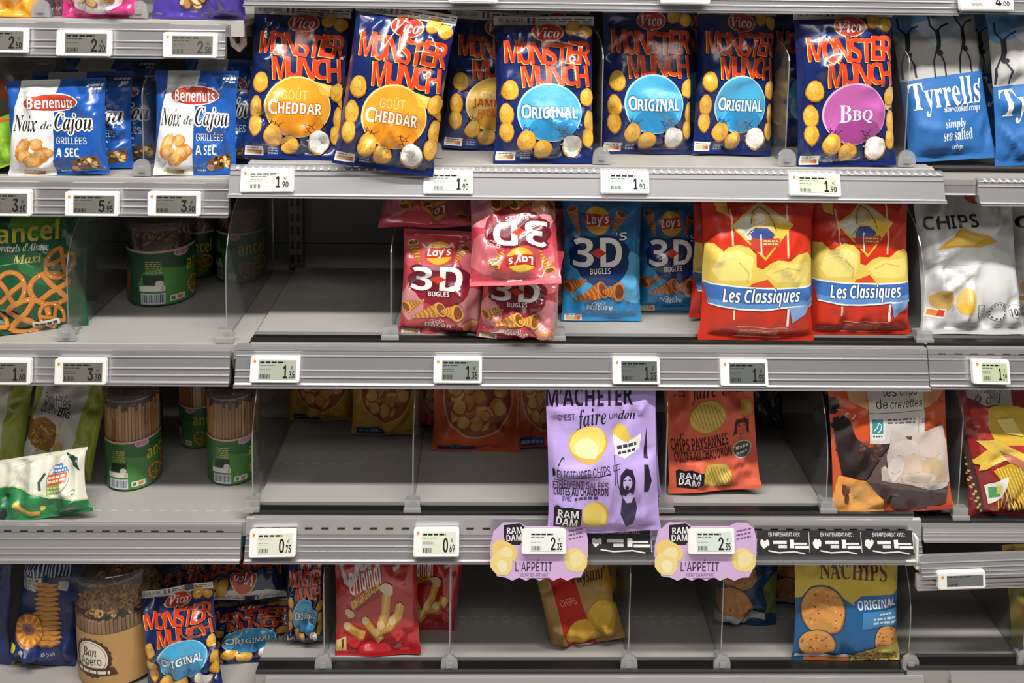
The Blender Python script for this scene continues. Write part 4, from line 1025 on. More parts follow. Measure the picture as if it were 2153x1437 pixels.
def purple_bag():
    A = Art([(1138, 760), (1382, 760), (1384, 1120), (1156, 1122)], 'b79fdd', sb=.035, st=.05)
    ink = '251a33'
    A.text("M'ACHETER", 1142, 808, 1332, 850, ink, 'sans', .01); A.rect(1135, 760, 1385, 806, 'b79fdd')
    A.text("C'EST", 1168, 866, 1206, 882, ink, 'inter', .01, rot=-4); A.text('faire', 1208, 854, 1274, 904, ink, 'serifi', -.005, rot=-6); A.text('UN', 1280, 866, 1298, 878, ink, 'inter', .01); A.text('don', 1300, 860, 1338, 882, ink, 'serifi', rot=2)
    A.blob(1234, 930, 42, 36, 'd0a63e', .08, -20); A.blob(1234, 926, 39, 32, 'ecd06a', .08, -20); A.blob(1230, 938, 28, 18, 'f6e9a8', .2); A.poly([(1286, 905), (1300, 892), (1316, 896), (1330, 926), (1290, 928)], 'dcb84c')
    A.poly([(1288, 914), (1318, 930), (1350, 912), (1346, 944), (1312, 960), (1292, 950)], 'eceae4'); A.bars(1296, 930, 1342, 940, '3a3340', 1, -6, .7); A.bars(1298, 942, 1336, 952, '3a3340', 1, -6)
    A.line([(1290, 952), (1290, 1010)], 2, ink); A.line([(1294, 972), (1295, 1004), (1306, 1040)], 1.6, ink); A.line([(1286, 972), (1302, 968), (1300, 978), (1288, 982)], 1.6, ink, True)
    A.line([(1170, 972), (1176, 960), (1182, 956)], 2, ink); A.line([(1176, 957), (1182, 956), (1181, 963)], 1.6, ink)
    A.text('D\u00c9LICIEUSES CHIPS', 1158, 970, 1280, 994, ink, 'sans', .0005, rot=-4); A.line([(1162, 1004), (1220, 996), (1282, 988)], 2, ink)
    A.text('FINEMENT SAL\u00c9ES', 1160, 1002, 1276, 1022, ink, 'sans', .0005, rot=-2); A.text('CUITES AU CHAUDRON', 1162, 1020, 1276, 1036, ink, 'sans', rot=-2); A.text('avec', 1180, 1038, 1200, 1048, '4b3a60', 'inter', rot=-3); A.bars(1206, 1036, 1256, 1046, '4b3a60', 1, -3, .6)
    ram_logo(A, 1164, 1058, 1222, 1110); A.blob(1250, 1078, 28, 29, 'c9a040', .06, n=24); A.blob(1248, 1076, 25, 26, 'dcc062', .06, n=24)
    # a shouting woman in a dark top, arm raised
    A.poly([(1300, 1030), (1302, 990), (1314, 978), (1328, 982), (1334, 1004), (1330, 1034), (1322, 1028), (1312, 1036)], ink); A.ell(1317, 1008, 10, 15, 'c3b0e2'); A.ell(1316, 1018, 4, 5, ink); A.rect(1309, 1000, 1314, 1003, ink); A.rect(1319, 1000, 1324, 1003, ink)
    A.poly([(1306, 1040), (1318, 1052), (1332, 1040), (1338, 1066), (1326, 1104), (1314, 1104), (1302, 1074)], '37304a'); A.poly([(1308, 1038), (1330, 1036), (1326, 1052), (1314, 1052)], 'c3b0e2')
    A.poly([(1356, 944), (1362, 900), (1364, 980), (1370, 1010), (1362, 1032), (1352, 1030), (1354, 980)], ink); A.rect(1352, 966, 1366, 976, 'b79fdd', 10)
    return A

def salmon_bag():
    A = Art([(1388, 770), (1576, 770), (1600, 1030), (1400, 1044)], 'e0664c', sb=.04, st=.05)
    ink = '3a1a1c'
    A.text("C'EST", 1410, 812, 1444, 830, ink, 'inter', .01); A.text('faire', 1446, 800, 1502, 842, ink, 'serifi', -.005, rot=-4); A.text('UN don', 1512, 810, 1572, 826, ink, 'serifi')
    for (x, y, rx, ry, ro) in ((1482, 870, 40, 34, -20), (1505, 998, 34, 29, -25)):
        A.blob(x, y, rx, ry, 'b08a34', .05, ro, n=26); A.blob(x, y, rx * .94, ry * .93, 'd3b75c', .05, ro, n=26)
        for k in range(9): f = -.8 + .2 * k; A.line([(x + rx * f - 8, y - ry * .85 * math.sqrt(1 - f * f) + 3), (x + rx * f + 8, y + ry * .85 * math.sqrt(1 - f * f) - 3)][::1], 1.8, 'a98c3a')
    A.blob(1566, 856, 16, 16, 'c9a548', .2)
    A.line([(1424, 918), (1424, 908), (1430, 903)], 1.6, ink); A.text('CHIPS PAYSANNES', 1402, 912, 1528, 938, ink, 'sans', .000, rot=-8); A.line([(1406, 948), (1530, 928)], 1.6, ink); A.text('CUITES AU CHAUDRON', 1410, 940, 1536, 962, ink, 'sans', .0, rot=-8); A.text('avec', 1422, 961, 1440, 970, ink, 'inter', rot=-6); A.bars(1446, 957, 1490, 966, ink, 1, -6, .6)
    ram_logo(A, 1414, 986, 1476, 1030, 0)
    A.poly([(1540, 914), (1544, 880), (1560, 874), (1574, 884), (1576, 912), (1566, 906), (1552, 906)], ink); A.ell(1558, 900, 11, 15, 'cf5a44'); A.rect(1551, 892, 1556, 894, ink); A.rect(1561, 892, 1566, 894, ink); A.line([(1553, 908), (1559, 911), (1564, 908)], 1.4, ink); A.line([(1558, 916), (1556, 928)], 5, 'c04a36')
    A.ell(1560, 942, 22, 17, 'd9d6cc', -8); A.ell(1560, 942, 20, 15, '4b5a50', -8); A.bars(1545, 933, 1576, 942, 'e6e2d8', 1, -8, .7); A.bars(1546, 944, 1574, 952, 'e6e2d8', 1, -8)
    return A

def prawn_bag():
    A = Art([(1708, 760), (1990, 760), (2000, 1096), (1728, 1106)], 'cf5326', sb=.035, st=.045)
    A.poly([(1738, 760), (1990, 760), (1990, 830), (1970, 860), (1940, 866), (1800, 866), (1760, 850)], 'd9a276'); A.poly([(1936, 870), (1960, 858), (1984, 862), (1984, 900), (1950, 898)], 'cc5a2c')
    g = random.Random(6)
    for k in range(70):
        t = g.random(); x, y = 1712 + 58 * t + g.gauss(0, 8), 845 + 150 * t + g.gauss(0, 10); A.blob(x, y, g.uniform(4, 10), g.uniform(4, 9), '1d1214', .4, n=9)
    A.poly([(1722, 900), (1752, 880), (1772, 930), (1800, 950), (1846, 938), (1846, 960), (1800, 1020), (1742, 1018), (1730, 960)], '231618')
    for k in range(30): A.blob(g.uniform(1776, 1836), g.uniform(940, 975), 5, 4, g.choice(('5a3328', '3a2420', '7a4634')), .4, n=8)
    A.poly([(1734, 1016), (1800, 1024), (1830, 1040), (1850, 1110), (1720, 1110)], 'e89a45'); A.poly([(1760, 1040), (1800, 1034), (1836, 1064), (1846, 1104), (1766, 1106)], 'f0ab55'); A.blob(1752, 1050, 9, 16, '6a2a1e', .3); A.blob(1756, 1070, 7, 10, '5a1f1c', .3)
    A.poly([(1800, 800), (1934, 800), (1932, 868), (1930, 940), (1801, 940)], 'd4cfca'); A.text('les', 1836, 817, 1866, 837, '2b2826', 'inter', .01); A.text('chips', 1874, 816, 1918, 842, '2b2826', 'inter', .01, .2); A.text('de', 1817, 843, 1844, 863, '2b2826', 'inter', .01); A.text('crevettes', 1850, 846, 1929, 863, '2b2826', 'inter', .01, .2)
    A.line([(1800, 873), (1926, 871)], 1.2, '6a655f'); A.rect(1805, 884, 1836, 930, 'e8e6e0'); A.rect(1807, 886, 1832, 918, '3f8f95'); A.line([(1810, 912), (1818, 904), (1822, 894), (1828, 898), (1826, 910), (1818, 916)], 2, 'eef4f2'); A.bars(1808, 920, 1830, 928, '3f6f75', 1)
    A.bars(1842, 884, 1908, 898, '5f5a55', 2); A.line([(1918, 880), (1918, 924)], 1, '8a857f'); A.bars(1924, 886, 1940, 898, '5f5a55', 2)
    # dark bowl of pale crackers
    A.poly([(1794, 1022), (1844, 952), (1852, 950), (1990, 1046), (1984, 1080), (1930, 1092), (1872, 1096), (1830, 1060)], '3d2c2c'); A.poly([(1794, 1022), (1846, 950), (1850, 962), (1826, 1022), (1900, 1042), (1990, 1050), (1990, 1058), (1880, 1050)], '5c4a46')
    P = [(1834, 1026), (1830, 996), (1838, 990), (1846, 1000), (1842, 968), (1848, 940), (1852, 910), (1872, 918), (1884, 926), (1910, 922), (1930, 914), (1978, 908), (1984, 940), (1990, 980), (1994, 1034), (1960, 1050), (1900, 1040)]
    A.poly(P, 'd3c2bb')
    for (x, y, rx, ry, c_) in ((1890, 960, 36, 28, 'ddd0cc'), (1950, 960, 36, 40, 'd9c9c2'), (1900, 1000, 40, 30, 'd9c3ac'), (1954, 1010, 34, 32, 'd3b795'), (1866, 1000, 22, 26, 'e2d8d6'), (1920, 1024, 40, 16, 'e0cfc0'), (1960, 1040, 26, 10, 'cfcfd2')):
        A.blob(x, y, rx, ry, c_, .2); A.line([(x - rx * .6, y + ry * .3), (x, y + ry * .5), (x + rx * .6, y + ry * .2)], 1.4, 'b8a59a')
    A.poly([(1886, 925), (1902, 927), (1900, 934), (1890, 932)], '54433c'); A.rect(1940, 1086, 1996, 1094, 'a83426', -4)
    return A

def tortilla_bag():
    A = Art([(1992, 770), (2240, 790), (2250, 1100), (2040, 1110)], '8e2420', sb=.045, st=.05)
    A.poly([(2012, 770), (2140, 790), (2136, 876), (2060, 860), (2024, 840)], 'b9b4ae'); A.text('les tortillas chips', 2022, 818, 2130, 838, '3a3430', 'inter', .01, .2, rot=10); A.text('\u00e0 chili', 2046, 840, 2110, 860, '3a3430', 'serifi', .000, rot=12)
    A.poly([(2030, 870), (2066, 866), (2110, 880), (2180, 890), (2190, 960), (2060, 1000)], 'b8383a'); A.poly([(2066, 868), (2130, 872), (2180, 890), (2180, 930), (2070, 900)], 'cfa93a')
    for k in range(16): A.line([(2092 + k * 9, 1000), (2050 + k * 9 + 40, 1092)], 3.2, 'd9b53c'); 
    A.poly([(2076, 1004), (2140, 984), (2180, 990), (2180, 1030), (2160, 1086), (2120, 1060)], 'c79c30')
    for k in range(14): A.line([(2086 + k * 7, 1000), (2120 + k * 7, 1090)], 2.2, 'ecd25c')
    for P, c_ in (([(2066, 900), (2110, 884), (2160, 920), (2160, 960), (2086, 952)], 'd9b23f'), ([(2042, 940), (2080, 938), (2150, 976), (2152, 1004), (2090, 980)], 'e4c250'), ([(2026, 986), (2066, 960), (2108, 986), (2046, 1004), (2050, 992)], 'd9b648'), ([(2090, 900), (2130, 900), (2150, 940), (2110, 930)], 'efd77a')): A.poly(P, c_)
    A.poly([(2092, 962), (2152, 992), (2152, 1010), (2110, 986)], 'b5705a')
    A.line([(1990, 800), (2004, 880), (2026, 980), (2056, 1086)], 14, '3a1a16')
    for k in range(44):
        t = k / 43; x = 1990 + 14 * t * 1.0 + 52 * t * t; y = 800 + 286 * t; A.ell(x - 3 + (k % 2) * 5, y, 2.6, 3, 'd9a86a', n=7)
    A.poly([(2058, 1034), (2090, 1022), (2112, 1018), (2096, 1060), (2070, 1072)], 'e8e4da'); A.rect(2068, 1036, 2092, 1058, '4f9a58', -8); A.rect(2084, 1032, 2096, 1050, 'd9c86a', -8)
    return A

def round_pretzel_bag():
    A = Art([(50, 1150), (196, 1156), (158, 1404), (24, 1392)], '1d2e66', sb=.04, st=.05)
    g = random.Random(2)
    for k in range(15): A.line([(58 + k * 7, 1176), (52 + k * 7.4, 1206 + g.uniform(-3, 3))], 3, 'c9c9cf')
    A.rect(50, 1208, 96, 1238, 'c9c9c6', 2)
    for k, t in enumerate(('BAKED', 'GOURMAND', 'PRETZELS')): A.text(t, 54, 1211 + k * 9, 92, 1218 + k * 9, '262a44', 'inter', .02)
    A.rect(132, 1220, 154, 1238, 'b9b9bc', 8)
    for k in range(13): A.blob(108 + (k % 3) * 2, 1226 + k * 10, 26 + k * .6, 6.5, '7d4a20', .06); A.blob(108 + (k % 3) * 2, 1224 + k * 10, 25 + k * .6, 4.6, 'c08440', .06)
    A.ell(72, 1320, 33, 36, '9a5a1e'); A.ell(72, 1319, 31, 33, 'd98f35')
    for k in range(26): a = k / 26 * 6.283; A.line([(72 + 20 * math.cos(a), 1319 + 22 * math.sin(a)), (72 + 30 * math.cos(a), 1319 + 32 * math.sin(a))], 3, 'f0bd6a' if k % 2 else 'c0701f')
    A.ell(70, 1316, 14, 15, '8a5a66'); A.ell(70, 1316, 8, 8, '6b3f52'); A.ell(38, 1354, 9, 9, 'd9c93a'); A.ell(59, 1362, 6, 6, 'b9bcc8'); A.text('80g', 100, 1364, 124, 1374, 'c9cbd8', 'inter', .02)
    return A

def peanut_bag():
    A = Art([(680, 1130), (868, 1130), (890, 1345), (688, 1365)], 'b3242a', sb=.05, st=.05)
    w_ = 'c9c4bf'
    A.line([(706, 1160), (700, 1190), (712, 1212), (726, 1216), (738, 1200), (742, 1170)], 11, w_); A.text('urly', 742, 1140, 860, 1196, w_, 'sansi', .01, rot=-14)
    A.text('Original', 722, 1184, 800, 1238, 'e6ded6', 'sansi', -.005, rot=-18); A.poly([(724, 1250), (790, 1212), (796, 1222), (730, 1266)], 'd9a52c'); A.text('Cacahu\u00e8te', 728, 1222, 794, 1254, '6b2018', 'sans', rot=-28)
    for (x, y, x2, y2) in ((715, 1300, 760, 1318), (762, 1285, 800, 1325), (786, 1308, 842, 1268), (800, 1290, 812, 1232), (826, 1280, 844, 1250)):
        A.line([(x, y), ((x + x2) / 2 + 4, (y + y2) / 2 + 5), (x2, y2)], 22, 'a8701f'); A.line([(x, y - 1), ((x + x2) / 2 + 4, (y + y2) / 2 + 3), (x2, y2 - 1)], 18, 'd8a040'); A.line([(x, y - 4), ((x + x2) / 2 + 3, (y + y2) / 2 - 1), (x2, y2 - 4)], 6, 'e8bd68'); A.ell(x, y, 9, 9, 'e6c68a')
    A.blob(722, 1274, 12, 9, 'd9c39a', .2); A.blob(812, 1222, 14, 12, 'd3c2a0', .3); A.poly([(688, 1330), (712, 1322), (716, 1350), (690, 1352)], 'e0c478'); A.poly([(700, 1330), (708, 1326), (706, 1350)], '5a2018')
    return A

def kraft_bag():
    A = Art([(1130, 1160), (1245, 1130), (1290, 1300), (1158, 1358)], 'a98a55', sb=.05, st=.05)
    A.poly([(1160, 1190), (1200, 1180), (1245, 1330), (1196, 1350), (1180, 1290)], 'b52f22'); A.text('CHIPS', 1176, 1226, 1206, 1238, 'd9a58c', 'inter', rot=-22); A.text('Paysanne', 1196, 1172, 1262, 1200, '4a3318', 'serifi', rot=-14)
    A.blob(1214, 1292, 30, 26, 'c9972e', .12, -60, n=24); A.blob(1212, 1289, 26, 22, 'e0b348', .12, -60, n=24); A.blob(1250, 1254, 26, 30, 'd0a03a', .15); A.blob(1248, 1250, 20, 23, 'dfb750', .15); A.blob(1272, 1190, 24, 26, 'c08f2c', .2); A.rect(1268, 1216, 1288, 1234, '2d2418', -10)
    A.poly([(1196, 1330), (1236, 1322), (1234, 1342), (1198, 1348)], 'dedad0'); A.rect(1200, 1330, 1210, 1342, '3f8a4f', -10); A.rect(1212, 1328, 1232, 1340, 'c96a3a', -10)
    return A

def nacho_bag():
    A = Art([(1672, 1140), (1886, 1140), (1886, 1390), (1668, 1382)], '15598f', sb=.045, st=.05)
    A.poly([(1660, 1130), (1890, 1130), (1890, 1252), (1800, 1256), (1786, 1268), (1760, 1250), (1700, 1248), (1660, 1262)], 'cbb033'); A.text('Tortilla', 1740, 1172, 1838, 1196, '3a2018', 'serifi', .000, rot=-3); A.text('NACHIPS', 1719, 1186, 1856, 1220, '4a2318', 'serif', .01, rot=1)
    for (x, y, rx, ry) in ((1724, 1279, 47, 49), (1712, 1344, 38, 30), (1858, 1340, 30, 32)):
        A.ell(x, y, rx, ry, '123a66', n=36); A.ell(x, y, rx * .94, ry * .94, 'a8692a', n=36); A.ell(x - 1, y - 1, rx * .9, ry * .9, 'd3924a', n=36); g = random.Random(int(x))
        for k in range(26): a, r = g.uniform(0, 6.28), g.random() ** .5 * .85; A.blob(x + rx * r * math.cos(a), y + ry * r * math.sin(a), 2.4, 1.8, g.choice(('a8622c', 'e6b06a', '8a4a1e')), .3, n=7)
    A.poly([(1786, 1262), (1802, 1250), (1886, 1246), (1886, 1266), (1796, 1278)], '2166ae'); A.text('ORIGINAL', 1794, 1256, 1876, 1274, 'f0f2f2', 'sans', .01, rot=-3)
    A.poly([(1804, 1280), (1880, 1276), (1880, 1306), (1802, 1314)], '3c86bf'); A.bars(1840, 1282, 1866, 1288, 'e4eef4', 1); A.bars(1826, 1290, 1878, 1306, 'cfe2ee', 2)
    A.poly([(1780, 1394), (1790, 1366), (1820, 1356), (1884, 1346), (1890, 1396)], 'cdbb62'); g = random.Random(1)
    for k in range(70): A.blob(g.uniform(1790, 1882), g.uniform(1362, 1390), 3, 2.4, g.choice(('e6dc9a', '7d8a3a', 'b58a3a', 'efe6b8', 'a85a30')), .3, n=7)
    A.poly([(1672, 1366), (1790, 1372), (1786, 1378), (1672, 1374)], 'c9ccc8'); A.poly([(1690, 1376), (1780, 1378), (1784, 1394), (1690, 1388)], 'b8622c')
    return A

def cracker_bag():
    A = Art([(1506, 1120), (1640, 1120), (1616, 1310), (1512, 1330)], '173a66', sb=.05, st=.05)
    for (x, y, rx, ry) in ((1544, 1214, 42, 38), (1540, 1276, 36, 32), (1630, 1250, 30, 40)): 
        A.ell(x, y, rx, ry, '0f2440'); A.ell(x, y, rx * .93, ry * .93, 'a86a34'); A.ell(x - 2, y - 2, rx * .85, ry * .85, 'c08048')
        g = random.Random(int(y))
        for k in range(14): A.blob(x + g.gauss(0, rx * .4), y + g.gauss(0, ry * .4), 2.4, 2, g.choice(('8a4f24', 'd69c62')), .3, n=7)
    A.poly([(1508, 1302), (1600, 1292), (1600, 1302), (1510, 1320)], 'b9bcb8'); A.poly([(1596, 1240), (1620, 1200), (1622, 1290), (1600, 1290)], '6d7a34')
    return A

def mixed_end_bag():
    A = Art([(2060, 1150), (2260, 1150), (2250, 1410), (2080, 1380)], 'b8a22c', sb=.05, st=.05)
    A.poly([(2110, 1220), (2150, 1180), (2270, 1150), (2270, 1420), (2130, 1400)], '9a2c26'); A.blob(2150, 1220, 26, 20, 'cf8f3a', .2); A.blob(2158, 1330, 24, 26, 'd6a648', .2); A.blob(2110, 1300, 26, 40, 'c9743a', .3)
    return A

def plain_dark(base, bits=()):
    A = Art([(0, 0), (100, 0), (100, 130), (0, 130)], base, sb=.05, st=.05)
    for (x, y, rx, ry, c_) in bits: A.blob(x, y, rx, ry, c_, .25)
    return A

def ghost_back():
    A = Art([(1262, 10), (1452, 10), (1452, 325), (1262, 325)], '15265f', sb=.05, st=.055)
    A.rect(1255, 11, 1460, 31, 'd6d3ca'); oval_logo(A, 1364, 47, 32, 21, 'Vico'); jumble(A, 'MONSTER', 1281, 70, 1447, 116, 'd2401f', 'f0c14b', '0b1230', 3, .2)
    A.ell(1366, 218, 61, 60, '4aa6d2')
    for (x, y) in ((1290, 172), (1283, 222), (1284, 259), (1439, 186), (1445, 238)): A.blob(x, y, 15, 23, 'e2a83c')
    return A
# ------------------------------------------------------------------ bags on the shelves
def place_dir(name, label, cat, art, P, ex, ez, w, h, t, anchor='bottom', **kw):
    """a bag lying anyhow: ex = its own right, ez = its own up, P = middle of its bottom (or top) edge"""
    ez = Vector(ez).normalized(); ex = Vector(ex); ex = (ex - ez * ex.dot(ez)).normalized(); ey = ez.cross(ex)
    M = Matrix((ex, ey, ez)).transposed(); P = Vector(P)
    if anchor == 'top': P = P - ez * h
    return make_bag(name, label, cat, art, P, w, h, t, M.to_euler(), **kw)
S = 1 / 1135.0
ORI, CHE, BBQ, HAM = (ghost_bag(k) for k in ('original', 'cheddar', 'bbq', 'ham')); BACK = ghost_back()
G1 = 'dark blue monster snack bags on the bright shelf'
z1 = zdeck['M1']
def bag(label, art, quad, z, group=None, name='crisp_bag', cat='crisp bag', **kw): return place_bag(name, label, cat, art, quad, z, group=group, **kw)
bag('dark blue snack bag with orange cheddar roundel, beside the cashew bags', CHE, [(533, 22), (742, 6), (714, 340), (512, 347)], z1, G1, t=.05, lean=12, Y=.022, seed=11, crease=1.3)
bag('dark blue cheddar snack bag hanging over the shelf lip, tilted, second from the upright', CHE, [(748, 4), (966, 30), (908, 368), (700, 350)], z1, G1, t=.05, lean=7, Y=-.03, hang=True, seed=21, crease=1.2)
bag('dark blue snack bag with ham and cheese roundel, half hidden behind a tilted bag', HAM, [(952, 22), (1140, 30), (1125, 338), (926, 336)], z1, G1, t=.04, lean=6, Y=.115, seed=31, lod=.85)
bag('dark blue snack bag with blue roundel, tilted, in front of the ham bag', ORI, [(1040, 20), (1246, 50), (1252, 350), (1036, 342)], z1, G1, t=.05, lean=12, Y=.012, seed=45, crease=1.3)
bag('dark blue snack bag with blue roundel just past the clear divider', ORI, [(1262, 6), (1460, 8), (1450, 326), (1268, 326)], z1, G1, t=.05, lean=5, seed=52)
bag('dark blue snack bag with blue roundel before the magenta one', ORI, [(1466, 10), (1632, 14), (1622, 330), (1454, 322)], z1, G1, t=.05, lean=6, seed=64)
bag('dark blue snack bag with magenta barbecue roundel', BBQ, [(1670, 18), (1872, 18), (1886, 356), (1672, 352)], z1, G1, t=.045, lean=5, Y=.008, seed=75, crease=.9)
for q, Y, lb in (([(560, 0), (740, 0), (730, 300), (540, 310)], .16, 'dark snack bag standing behind the first cheddar bag'),
                 ([(940, 8), (1090, 8), (1080, 300), (940, 300)], .20, 'dark snack bag deep behind the ham flavour bag'),
                 ([(1090, 12), (1240, 12), (1240, 300), (1090, 300)], .18, 'dark snack bag deep behind the tilted blue roundel bag'),
                 ([(1612, 12), (1760, 12), (1760, 300), (1612, 300)], .17, 'dark snack bag showing in the gap before the magenta roundel bag'),
                 ([(760, 0), (912, 0), (912, 300), (760, 300)], .2, 'dark snack bag deep behind the second cheddar bag'),
                 ([(1380, 12), (1540, 12), (1540, 300), (1380, 300)], .2, 'dark snack bag deep behind the two upright blue roundel bags')):
    bag(lb, BACK, q, z1, G1, t=.05, lean=2, Y=Y, lod=.7)
TY = navy_crisp_bag(); G2 = 'light blue salted crisp bags'
zr1 = zdeck['R1']
bag('light blue sea salted crisp bag with acrobat print, nearest the magenta roundel bag', TY, [(1862, 16), (2050, 14), (2090, 330), (1916, 346)], z1, G2, t=.05, lean=16, film='matt', seed=83, crease=.8)
bag('light blue crisp bag pushed back between two others of its kind', TY, [(2028, 14), (2200, 14), (2200, 300), (2032, 300)], zr1, G2, t=.035, lean=3, Y=.24, film='matt', seed=88, lod=.8)
bag('light blue crisp bag cut by the picture edge', TY, [(2074, 20), (2260, 26), (2284, 350), (2092, 344)], zr1, G2, t=.05, lean=8, film='matt', seed=93, Y=.03)

# left bay: nut pouches and cashew bags
NU = ('e6c58c', 'd6a866', 'c98f4c', 'efd6a6')
zl = zdeck['L0']; G3 = 'nut pouches on the top shelf'
bag('orange pouch foot with a grey side on the top shelf', nut_pouch('dd9a2e', False, None, [(-70, -160), (88, -160), (88, 38), (-70, 38)]), [(-70, -150), (88, -150), (88, 38), (-70, 38)], zl, G3, 'nut_pouch', 'nut pouch', t=.03, lean=3, Y=.012)
bag('mauve grey pouch foot squeezed between the orange and the pink pouch', nut_pouch('8f6468', False, None, [(70, -160), (150, -160), (150, 38), (70, 38)]), [(66, -150), (146, -150), (140, 34), (70, 34)], zl, G3, 'nut_pouch', 'nut pouch', t=.02, lean=3, Y=.06)
bag('pink pouch foot with a white bowl picture', nut_pouch('d13a80', True, NU, [(130, -160), (292, -160), (292, 40), (130, 40)]), [(130, -150), (292, -150), (292, 40), (130, 40)], zl, G3, 'nut_pouch', 'nut pouch', t=.03, lean=3, Y=.012)
bag('purple pouch foot with a peanut window', nut_pouch('4a3a94', False, NU, [(318, -160), (518, -160), (518, 44), (318, 44)]), [(318, -150), (518, -150), (518, 44), (318, 44)], zl, G3, 'nut_pouch', 'nut pouch', t=.03, lean=3, Y=.012)
CA = cashew_bag(); G4 = 'blue and white cashew bags'
zl = zdeck['L1']
bag('front cashew bag of the first cluster, its red oval logo fully seen', CA, [(6, 176), (230, 160), (224, 373), (26, 375)], zl, G4, 'nut_bag', 'nut bag', t=.03, lean=6, Y=.010, seed=7, crease=.8)
bag('cashew bag right behind the front one of the first cluster', CA, [(62, 162), (288, 142), (274, 372), (80, 372)], zl, G4, 'nut_bag', 'nut bag', t=.018, lean=6, Y=.06, seed=8)
bag('third cashew bag of the first cluster, seen through the clear divider', CA, [(122, 156), (352, 138), (336, 372), (140, 370)], zl, G4, 'nut_bag', 'nut bag', t=.018, lean=6, Y=.108, seed=9)
bag('tilted cashew bag alone beside the cheddar snack bag', CA, [(330, 158), (506, 142), (492, 366), (330, 374)], zl, G4, 'nut_bag', 'nut bag', t=.035, lean=8, Y=.02, seed=14, crease=1.3, yaw=6)
bag('dark blue cashew bag behind the tilted one', CA, [(390, 128), (560, 120), (540, 350), (380, 350)], zl, G4, 'nut_bag', 'nut bag', t=.03, lean=4, Y=.11, seed=15, lod=.7)
bag('cashew bag deep on the shelf, only its top showing behind the first cluster', CA, [(140, 120), (330, 118), (330, 340), (140, 340)], zl, G4, 'nut_bag', 'nut bag', t=.03, lean=4, Y=.19, lod=.7)
bag('grey brown nut bag behind the first cashew bag', plain_dark('6f6a66', ((60, 40, 24, 16, 'b5562e'), (50, 80, 40, 22, '8a6a4a'))), [(-60, 130), (120, 118), (110, 350), (-60, 350)], zl, None, 'nut_bag', 'nut bag', t=.03, lean=5, Y=.09, lod=.7)
bag('lime green nut bag cut by the edge beside the cashew bags', plain_dark('7fae2e', ((70, 18, 26, 10, 'c9532f'), (40, 80, 44, 30, '93c03a'))), [(-120, 262), (30, 262), (44, 366), (-120, 376)], zl, None, 'nut_bag', 'nut bag', t=.03, lean=28, Y=.012, film='satin')

# left bay: pretzel shelf
zl = zdeck['L2']
GP = green_pretzel_bag()
bag('large green pretzel bag with printed brown pretzels', GP, [(-62, 428), (190, 428), (160, 713), (-64, 714)], zl, None, 'pretzel_bag', 'pretzel bag', t=.04, lean=7, Y=.045, yaw=20, crease=1.3, seed=5)
bag('second green pretzel bag pressed behind the large one', GP, [(30, 434), (212, 434), (206, 640), (30, 640)], zl, None, 'pretzel_bag', 'pretzel bag', t=.025, lean=3, Y=.21, lod=.7)
zl = zdeck['L3']
OB = organic_bag()
bag('green and white organic puff bag with spiral snacks, beside a stick tub', OB, [(78, 786), (236, 796), (188, 1004), (40, 996)], zl, 'green organic bags', t=.035, lean=6, Y=.13, film='satin', seed=4)
bag('green and white organic puff bag cut by the edge', OB, [(-84, 780), (78, 786), (40, 990), (-104, 990)], zl, 'green organic bags', t=.035, lean=6, Y=.13, film='satin', seed=6)
bag('white and green snack bag slumped at the shelf front with a yellow stick printed', curl_bag(), [(-26, 952), (196, 960), (205, 1092), (-40, 1094)], zl, None, t=.045, lean=24, film='satin', seed=12, pinch=.12, taper=.12, crease=1.1)

# middle bay: cone snack bags, crisps
RC, BC = cone_bag('red'), cone_bag('blue'); G5, G6 = 'red bacon cone snack bags', 'blue cone snack bags'
z2 = zdeck['M2']
bag('red bacon cone snack bag standing upright at the front', RC, [(852, 486), (1024, 486), (1018, 726), (834, 722)], z2, G5, t=.055, lean=9, Y=.03, seed=17, crease=1.1)
bag('red bacon cone snack bag beneath the upside-down one, its corner over the lip', RC, [(1022, 520), (1186, 524), (1166, 742), (1002, 712)], z2, G5, t=.05, lean=9, Y=.008, seed=18, crease=1.2)
P = at(1084, 600, -.055); 
place_dir('crisp_bag', 'red bacon cone snack bag lying upside down on two others', 'crisp bag', RC, P, (-1, 0, -.05), (.04, -.72, -1), .17, .20, .04, 'top', group=G5, seed=19, crease=1.4)
P = at(896, 478, .03)
place_dir('crisp_bag', 'red bacon cone snack bag lying flat with its seal toward the aisle', 'crisp bag', RC, P, (-1, .06, .04), (.05, -1, -.36), .185, .21, .05, 'top', group=G5, seed=20, crease=1.5)
bag('red bacon cone snack bag pushed behind the pile beside the divider', RC, [(1060, 440), (1200, 440), (1192, 690), (1060, 690)], z2, G5, t=.04, lean=3, Y=.15, seed=23, lod=.8)
bag('blue cone snack bag at the front', BC, [(1184, 408), (1348, 408), (1350, 678), (1178, 674)], z2, G6, t=.05, lean=6, seed=24, crease=.8)
bag('blue cone snack bag standing further back beside the red and yellow bag', BC, [(1342, 418), (1490, 418), (1482, 656), (1340, 656)], z2, G6, t=.045, lean=4, seed=25, crease=1.2)
bag('blue cone snack bag at the very back showing its white text panel', plain_dark('2a6fae', ((20, 40, 22, 20, 'c9d3da'), (70, 40, 30, 26, 'b9c3ca'))), [(1340, 396), (1490, 396), (1480, 610), (1340, 610)], z2, G6, t=.03, lean=2, Y=.22, lod=.7)
CL = classic_bag(); G7 = 'red and yellow classic crisp bags'
bag('red and yellow crisp bag at the front beside the blue bags', CL, [(1480, 396), (1706, 396), (1720, 717), (1458, 717)], z2, G7, t=.055, lean=7, Y=.012, film='satin', seed=27, crease=.8, pinch=.07)
